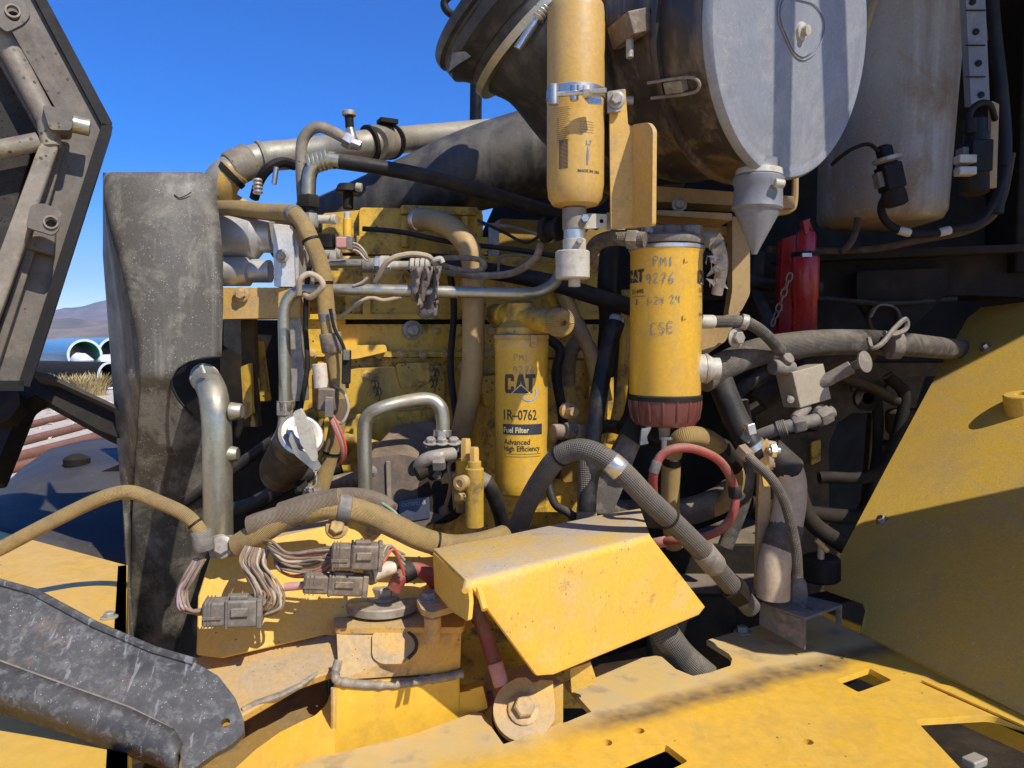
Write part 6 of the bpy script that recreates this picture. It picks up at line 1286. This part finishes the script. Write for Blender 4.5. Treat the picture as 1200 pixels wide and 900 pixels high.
build('mount_crown', MB().plate(rounded([atz(x, y, 1.824) for x, y in [(392, 736), (391, 716), (401, 700), (424, 690), (456, 686), (494, 690), (526, 702), (546, 722), (543, 735)]], .008), Vector((0, 0, -.008))), M['yeld'], MT, bevel=.003)
wv_ = []
random.seed(2)
wpts = spline([at(x, y, Y) for x, y, Y in [(396, 775, .945), (393, 794, .93), (405, 800, .935), (450, 803, .955), (490, 798, .972), (520, 794, .986), (542, 789, .995)]], 8)
build('weld_seam', MB().tube(wpts, [.0058 + .002*noise.noise(Vector((i*.9, 3, 1))) for i in range(len(wpts))], 10), M['weld'], MT)
wp2 = spline([at(x, y, Y) for x, y, Y in [(391, 806, .926), (391, 840, .922), (390, 885, .926)]], 8)
build('weld_seam', MB().tube(wp2, [.0038 + .0008*noise.noise(Vector((i*.9, 1, 1))) for i in range(len(wp2))], 8), M['yeld'], MT)
mtn = (B1[0]-A1[0]).cross(A1[1]-A1[0]).normalized(); mtn = mtn if mtn.y < 0 else -mtn
mp_ = lambda x, y, o=0: hit(x, y, A1[0] + mtn*o, mtn)
pr = rounded([mp_(x, y, .003) for x, y in [(436, 742), (458, 737), (482, 738), (490, 752), (484, 768), (472, 778), (446, 778), (436, 770)]], .006)
build('raised_pad', MB().plate(pr, -mtn*.006), M['yeld'], MT, bevel=.002)
build('pad_weld', MB().tube(spline([mp_(x, y, .002) for x, y in [(478, 740), (487, 750), (487, 762), (478, 772)]], 6), [.0025]*19, 8), M['rusty'], MT)
tw_ = zmh(449, 712) + Z*.002
build('mount_washer', MB().lathe(tw_, Z, [(rp(47, .98), 0), (rp(47, .98), .010), (rp(45, .98), .012), (rp(15, .98), .012)], 64), M['bolt'], MT)
build('mount_bolt', MB().bolt(tw_ + Z*.012, Z, rp(14, .98), rp(13, .98)), M['bolt'], MT)
# yellow side cheek going down left
SK = thing('frame_cheek', 'yellow curved frame cheek below the mount casting', 'plate', at(330, 870, .85))
ckn = Vector((-.2, -.6, .77)).normalized(); ckp = at(385, 850, .924)
ck = lambda x, y, o=0: hit(x, y, ckp + ckn*o, ckn)
build('cheek_plate', MB().plate(rounded([ck(x, y) for x, y in [(240, 930), (274, 902), (300, 878), (328, 858), (352, 846), (370, 838), (382, 826), (389, 808), (392, 808), (392, 1000), (200, 1000)]], .004), -ckn*.008), M['yel'], SK, bevel=.002)
# small bracket foot left of the cover
BF = thing('bracket_foot', 'small yellow bolted foot plate between the mount and the folded cover', 'bracket', at(515, 700, .96))
zb = 1.862
build('foot_plate', MB().plate(rounded([atz(x, y, zb) for x, y in [(488, 702), (500, 684), (524, 672), (552, 676), (544, 707), (506, 718), (494, 714)]], .004), Vector((0, 0, -.008))), M['yeld'], BF, bevel=.002)
build('foot_post', MB().cyl(atz(507, 722, zb-.01), atz(507, 722, zb-.01)-Z*.035, rp(10, .96)), M['yeld'], BF)
build('bolt', MB().bolt(atz(503, 703, zb), Z, rp(9, .94), rp(8, .94)), M['bolt'], BF)
# ================================================================ FOLDED YELLOW COVER
FC = thing('folded_cover', 'folded yellow cover plate with a dusty top in the centre foreground', 'cover', at(650, 680, 1.0))
zt = 1.928
Tp = lambda x, y: atz(x, y, zt)
f0, f1 = Tp(548, 682), Tp(762, 628)          # fold line ends
bkl, bkr = Tp(508, 643), Tp(700, 600); bkr2 = Tp(752, 597); f2 = Tp(764, 612)
fd = (f1-f0).normalized(); 
e0 = hit(633, 797, at(633, 797, .93), Vector((0, 1, 0)));  e1 = hit(830, 716, at(830, 716, 1.17), Vector((0, 1, 0)))
nrm = (e0-f0).cross(f1-f0).normalized()
nrm = nrm if nrm.y < 0 else -nrm
e1 = hit(830, 716, f0, nrm)
th = .006
prof_n = 6
def fold(pt_top_back, pt_fold, pt_bot):
    out = [pt_top_back]; a = (pt_top_back-pt_fold).normalized(); b = (pt_bot-pt_fold).normalized(); q = .016
    s_, e = pt_fold + a*q, pt_fold + b*q
    for j in range(prof_n+1):
        t_ = j/prof_n; out.append(s_.lerp(pt_fold, t_).lerp(pt_fold.lerp(e, t_), t_))
    out += [pt_fold.lerp(pt_bot, .4), pt_fold.lerp(pt_bot, .75), pt_fold.lerp(pt_bot, .965), pt_bot]
    return out
G = []
nn = 15
for i in range(nn+1):
    q = i/nn; b_ = bkl.lerp(bkr, q) if q < 1 else bkr
    if i == nn: b_ = bkr2
    b_ = bkl.lerp(bkr2, q) + (bkr - bkl.lerp(bkr2, .78))*max(0, 1-abs(q-.78)/.5)*.4
    f_ = f0.lerp(f1, q); e_ = e0.lerp(e1, q)
    if i == 0: e_ = e_.lerp(f_, .05)
    if i == nn: e_ = e_.lerp(f_, .06)
    G.append(fold(b_, f_, e_))
cs = MB().sheet(G); 
co_ = build('cover_skin', cs, M['yelc'], FC, solid=.007, sm=60); co_.modifiers['solid'].offset = -1
q = co_.modifiers.new('bevel', 'BEVEL'); q.width = .002; q.segments = 2; q.limit_method = 'ANGLE'; q.angle_limit = R(50)
lc = [Tp(507, 644), Tp(548, 682), f0 - Z*.02 + Vector((.002, 0, 0)), Tp(548, 684)-Z*.04, Tp(528, 668)-Z*.046, Tp(509, 648)-Z*.046]
build('side_flange', MB().plate(rounded([p - Z*.0035 for p in lc], .004), (f1-f0).normalized()*.006), M['yelc'], FC, bevel=.0015)
build('side_hook', MB().tube(spline([Tp(545, 684)-Z*.008, Tp(549, 676)-Z*.004, Tp(560, 678)-Z*.01, Tp(568, 684)-Z*.03], 6), [.004]*19, 8), M['yelc'], FC)
0 and build('dried_drip', MB().tube([hit(x, y, f0 + nrm*.001, nrm) for x, y in [(664, 690), (672, 706), (684, 722), (693, 740), (702, 765)]], [.0012, .0016, .0014, .0012, .0008], 6), M['rusty'], FC)
build('support_leg', MB().plate(poly([(668, 784), (692, 776), (700, 800), (670, 812)], 1.02), Vector((0, .008, 0))), M['yelc'], FC)
# ================================================================ IDLER DISC AND THINGS BELOW THE COVER
ID = thing('idler_disc', 'pale yellow round end disc with a hex bolt set in the deck notch', 'disc', at(614, 830, .97))
idn = Vector((.05, -.72, .70)).normalized(); idc = at(614, 831, .965); ri = rp(37, .965)
def cut(c, n_, r_, k=48):
    p = circ(c, n_, r_, k); mid = at(649, 800, .965); return p
ud = Vector((1, 0, 0)); vd = idn.cross(ud).normalized(); vd = vd if vd.z > 0 else -vd
ip = lambda a, b: idc + ud*a*ri + vd*b*ri
pd_ = [ip(math.cos(t_), math.sin(t_)) for t_ in [R(a) for a in range(118, 330, 7)]] + [ip(.98, -.35), ip(1.02, .1), ip(.98, .62), ip(.98, .92), ip(.55, .95), ip(.45, .88), ip(.3, .86), ip(.1, 1.02), ip(-.2, 1.02)]
build('disc', MB().plate(pd_, -idn*.014), M['yeld'], ID, bevel=.0015)
build('disc_back', MB().lathe(idc - idn*.02, -idn, [(ri*1.03, 0), (ri*1.03, .012)], 44), M['blk'], ID)
build('bolt', MB().bolt(idc, idn, rp(13, .965), rp(10, .965)), M['ybolt'], ID)
build('back_box', MB().box(idc + Vector((0, .07, -.03)), (.085, .08, .08)), M['yeld'], ID, bevel=.003)
hose('ground_hose', 'dusty red and pink hose dropping behind the pale yellow disc', [(556, 712, 1.06), (566, 735, 1.04), (576, 765, 1.02), (584, 790, 1.0), (592, 820, 1.0), (596, 850, 1.02)], 9, M['redh'], 'hose', [(.62, 26, 1.03, M['pink'], 'hose_sleeve')], n=20)
hose('ground_hose', 'dark red hose branch left of the pale yellow disc', [(590, 812, 1.03), (574, 818, 1.03), (562, 830, 1.04), (552, 850, 1.05)], 8, M['redh'], 'hose')
yb = thing('chassis_frame', 'dark yellow inner frame plates between the mount and the folded cover', 'frame', at(570, 770, 1.1))
yp('inner_plate', [(530, 700), (640, 700), (700, 830), (530, 830)], 1.14, .02, 'yele', yb)
yp('inner_ledge', [(536, 812), (566, 804), (572, 830), (536, 842)], 1.0, .02, 'yel', yb)
build('inner_rib', MB().tube(path([(538, 700, 1.08), (552, 716, 1.07), (558, 728, 1.07)]), [.006]*17, 8), M['blkd'], yb)
hose('braided_conduit', 'coarse braided conduit dropping through the deck notch', [(768, 724, 1.2), (782, 746, 1.19), (797, 766, 1.2), (815, 783, 1.2), (836, 800, 1.21)], 17, M['braidg'], 'conduit', n=28)
yp('inner_plate', [(760, 700), (860, 700), (870, 800), (760, 800)], 1.3, .02, 'blkd', yb)
# small base bracket on deck, right
SB = thing('hose_bracket', 'dusty channel bracket with a slot standing on the deck at the right', 'bracket', at(935, 710, 1.2))
zs_ = 1.765
tp_ = [atz(x, y, zs_) for x, y in [(890, 706), (930, 694), (987, 708), (944, 724)]]
build('bracket_top', MB().plate(rounded(tp_, .004), Vector((0, 0, -.005)), [[atz(x, y, zs_) for x, y in [(938, 710), (944, 709), (956, 714), (950, 715)]]]), M['conn'], SB, bevel=.001)
fl = [tp_[0], tp_[3], tp_[3]-Z*.05, tp_[0]-Z*.035]
build('bracket_side', MB().plate([p - Z*.0025 for p in fl], Vector((.003, .004, 0))), M['conn'], SB, bevel=.001)
build('bracket_end', MB().plate([p - Z*.0025 for p in (tp_[3].lerp(tp_[2], .9), tp_[2], tp_[2]-Z*.03, tp_[3].lerp(tp_[2], .9)-Z*.03)], Vector((-.003, .004, 0))), M['conn'], SB)
build('bracket_plug', MB().lathe(atz(934, 704, zs_), Z, [(rp(13, 1.15), 0), (rp(14, 1.15), .012), (rp(12, 1.15), .03), (rp(7, 1.15), .042)], 8), M['conn'], SB)
BC = thing('black_cap', 'black round cap with a small brass tap in the dark corner', 'cap', at(962, 655, 1.35))
build('cap_body', MB().cyl(at(962, 680, 1.35), at(962, 652, 1.35), rp(22, 1.35), n=36), M['blk'], BC)
build('tap', MB().cyl(at(956, 632, 1.3), at(970, 646, 1.3), rp(3, 1.3)), M['ybolt'], BC); build('tap_stem', MB().cyl(at(962, 655, 1.32), at(962, 636, 1.32), rp(4, 1.3)), M['bolt'], BC)
# ================================================================ RIGHT SLOPED PANEL
pe0, pe1 = zd(1010, 742, .006), zd(1200, 838, .006); dl = (pe1-pe0).normalized(); hn = Vector((dl.y, -dl.x, 0)); hn = hn if hn.x < 0 else -hn
TI = R(40); pnn = (hn*math.sin(TI) + Z*math.cos(TI)).normalized()
ph_ = lambda x, y, o=0: hit(x, y, pe0 + pnn*o, pnn)
RP = thing('side_panel', 'large sloped yellow side panel at the right edge', 'panel', ph_(1120, 600))
PO = [(1010, 742), (1016, 716), (1012, 706), (966, 690), (968, 682), (1040, 545), (1118, 400), (1134, 372), (1150, 360), (1200, 354), (1300, 352)]
pp = [ph_(x, y) for x, y in PO] + [ph_(1300, 352) + dl*1.2, pe1 + dl*.6]
build('panel_skin', MB().plate(pp, -pnn*.005), M['yelp'], RP, bevel=.001)
build('panel_notch_edge', MB().tube([ph_(x, y, -.002) for x, y in [(1010, 742), (1016, 716), (1012, 706), (966, 690)]], [.003]*4, 6), M['yelp'], RP)
for x, y, r_ in ((1155, 408, 6.5), (1034, 611, 6.5)): build('bolt', MB().bolt(ph_(x, y), pnn, rp(r_, 1.1), rp(8, 1.1)), M['steel'], RP)
bs = ph_(1196, 466)
build('panel_boss', MB().lathe(ph_(1200, 474), (pnn*.3 + Z*.7).normalized(), [(rp(30, 1), -.03), (rp(30, 1), .02), (rp(28, 1), .022), (rp(12, 1), .022), (rp(12, 1), .0)], 40), M['yelp'], RP)
# ================================================================ BLACK LEVER (foreground left)
LV = thing('lever_guard', 'scraped black steel channel with a rounded end across the lower left corner', 'guard', at(150, 780, .66))
ln = Vector((.12, -.62, .78)).normalized(); lp = at(140, 780, .68)
lh = lambda x, y, o=0: hit(x, y, lp + ln*o, ln)
up_ = [(-120, 640), (0, 683), (40, 694), (110, 732), (180, 762), (228, 776), (256, 792), (276, 818), (285, 842), (286, 858), (272, 872), (250, 884), (228, 900), (214, 905), (210, 872), (204, 858), (150, 832), (60, 800), (0, 778), (-120, 738)]
build('channel_web', MB().plate([lh(x, y) for x, y in up_], -ln*.008, [circ(lh(264, 847), ln, .004, 14)]), M['lever'], LV)
fr_ = [(-120, 738, .0), (0, 778, .0), (60, 800, .0), (150, 832, .0), (204, 858, .0), (213, 875, .0)]
fn = Vector((-.05, -.9, .1)).normalized()
G = []
for (x, y, o), (x2, y2) in zip(fr_, [(-120, 792), (0, 832), (60, 850), (140, 878), (190, 897), (206, 905)]):
    a = lh(x, y, .004); b = hit(x2, y2, a + Vector((-.0, -.012, 0)), Vector((0, 1, 0)))
    G.append([a, a + (b-a)*.12 + Vector((0, -.008, .0)), a.lerp(b, .5) + Vector((0, -.008, 0)), b])
build('channel_lip', MB().sheet(G), M['lever'], LV, solid=.007, sm=60)
build('edge_bead', MB().tube([lh(x, y, .003) for x, y in [(-120, 738), (0, 778), (60, 800), (150, 832), (200, 857)]], [.0035]*5, 10), M['conn'], LV)
build('top_bead', MB().tube([lh(x, y, .0) for x, y in [(-120, 640), (0, 683), (40, 694), (110, 732), (180, 762), (228, 776)]], [.004]*6, 8), M['lever'], LV)
# ================================================================ ADDED SHADOW CASTERS BEYOND THE FRAME (put there to shade the bay)
CS = Vector((0, 0, 0))
def beyond(P, k): return P + SUN*k
HR = thing('shade_rods', 'black rods added beyond the view to band the drum cover with shade', 'shade_rods', beyond(at(930, 60, 1.1), .7))  # unseen rods added to stripe the drum cover with shadow
for px_, py0, qx_, py1, r_ in ((921, -80, 918, 240, .022), (974, -80, 988, 240, .034)):
    a = beyond(capat(px_, py0), .75); b = beyond(capat(qx_, py1), .75); build('shade_rod', MB().cyl(a, b, r_), M['blk'], HR)
# unseen plate added and cut to throw shade across the deck and the lower part of the sloped panel
kk = .72
SX = thing('shade_plate', 'yellow shadow casting plate added beyond the right edge of the view', 'board', beyond(zd(1100, 800), kk))
sb_ = [zd(x, y) for x, y in [(835, 745), (850, 753), (885, 765), (920, 768), (955, 764), (1020, 777), (1085, 793), (1200, 850), (1420, 960)]] + [ph_(x, y) for x, y in [(1420, 520), (1200, 570), (1010, 612)]] + [at(930, 600, 1.3), at(800, 640, 1.3)]
sb_ = [beyond(p, kk) for p in sb_]
build('shade_plate_skin', MB().plate(sb_, SUN*.02), M['yel'], SX)
# roof sheet added out of view, outlined to shade the back of the bay
HO = thing('shade_roof', 'black roof sheet added above the view to shade the engine bay', 'hood', Vector((.6, 1.9, 3.2)))
build('top_skin', MB().plate([Vector((.3, 1.5, 3.15)), Vector((.6, 1.3, 3.15)), Vector((.88, .95, 3.15)), Vector((1.1, .78, 3.15)), Vector((1.35, .76, 3.15)), Vector((1.45, .95, 3.15)), Vector((2.3, 1.0, 3.15)), Vector((2.3, 2.4, 3.15)), Vector((.25, 2.2, 3.15))], Vector((0, 0, .02))), M['blk'], HO)
# ================================================================ HAZE
hz = MB().box(Vector((-3000, 5200, 649)), (24000, 18500, 1300), Matrix.Identity(3))
hm = bpy.data.materials.new('haze'); hm.use_nodes = True; N = hm.node_tree.nodes; N.remove(N['Principled BSDF'])
pv = N.new('ShaderNodeVolumePrincipled'); pv.inputs['Color'].default_value = (.72, .84, 1, 1); pv.inputs['Density'].default_value = .00006; pv.inputs['Anisotropy'].default_value = .2
hm.node_tree.links.new(pv.outputs[0], N['Material Output'].inputs['Volume'])
ho = solo('haze', hz, hm, 'pale blue haze over the distant mountains', 'haze', kind='stuff')
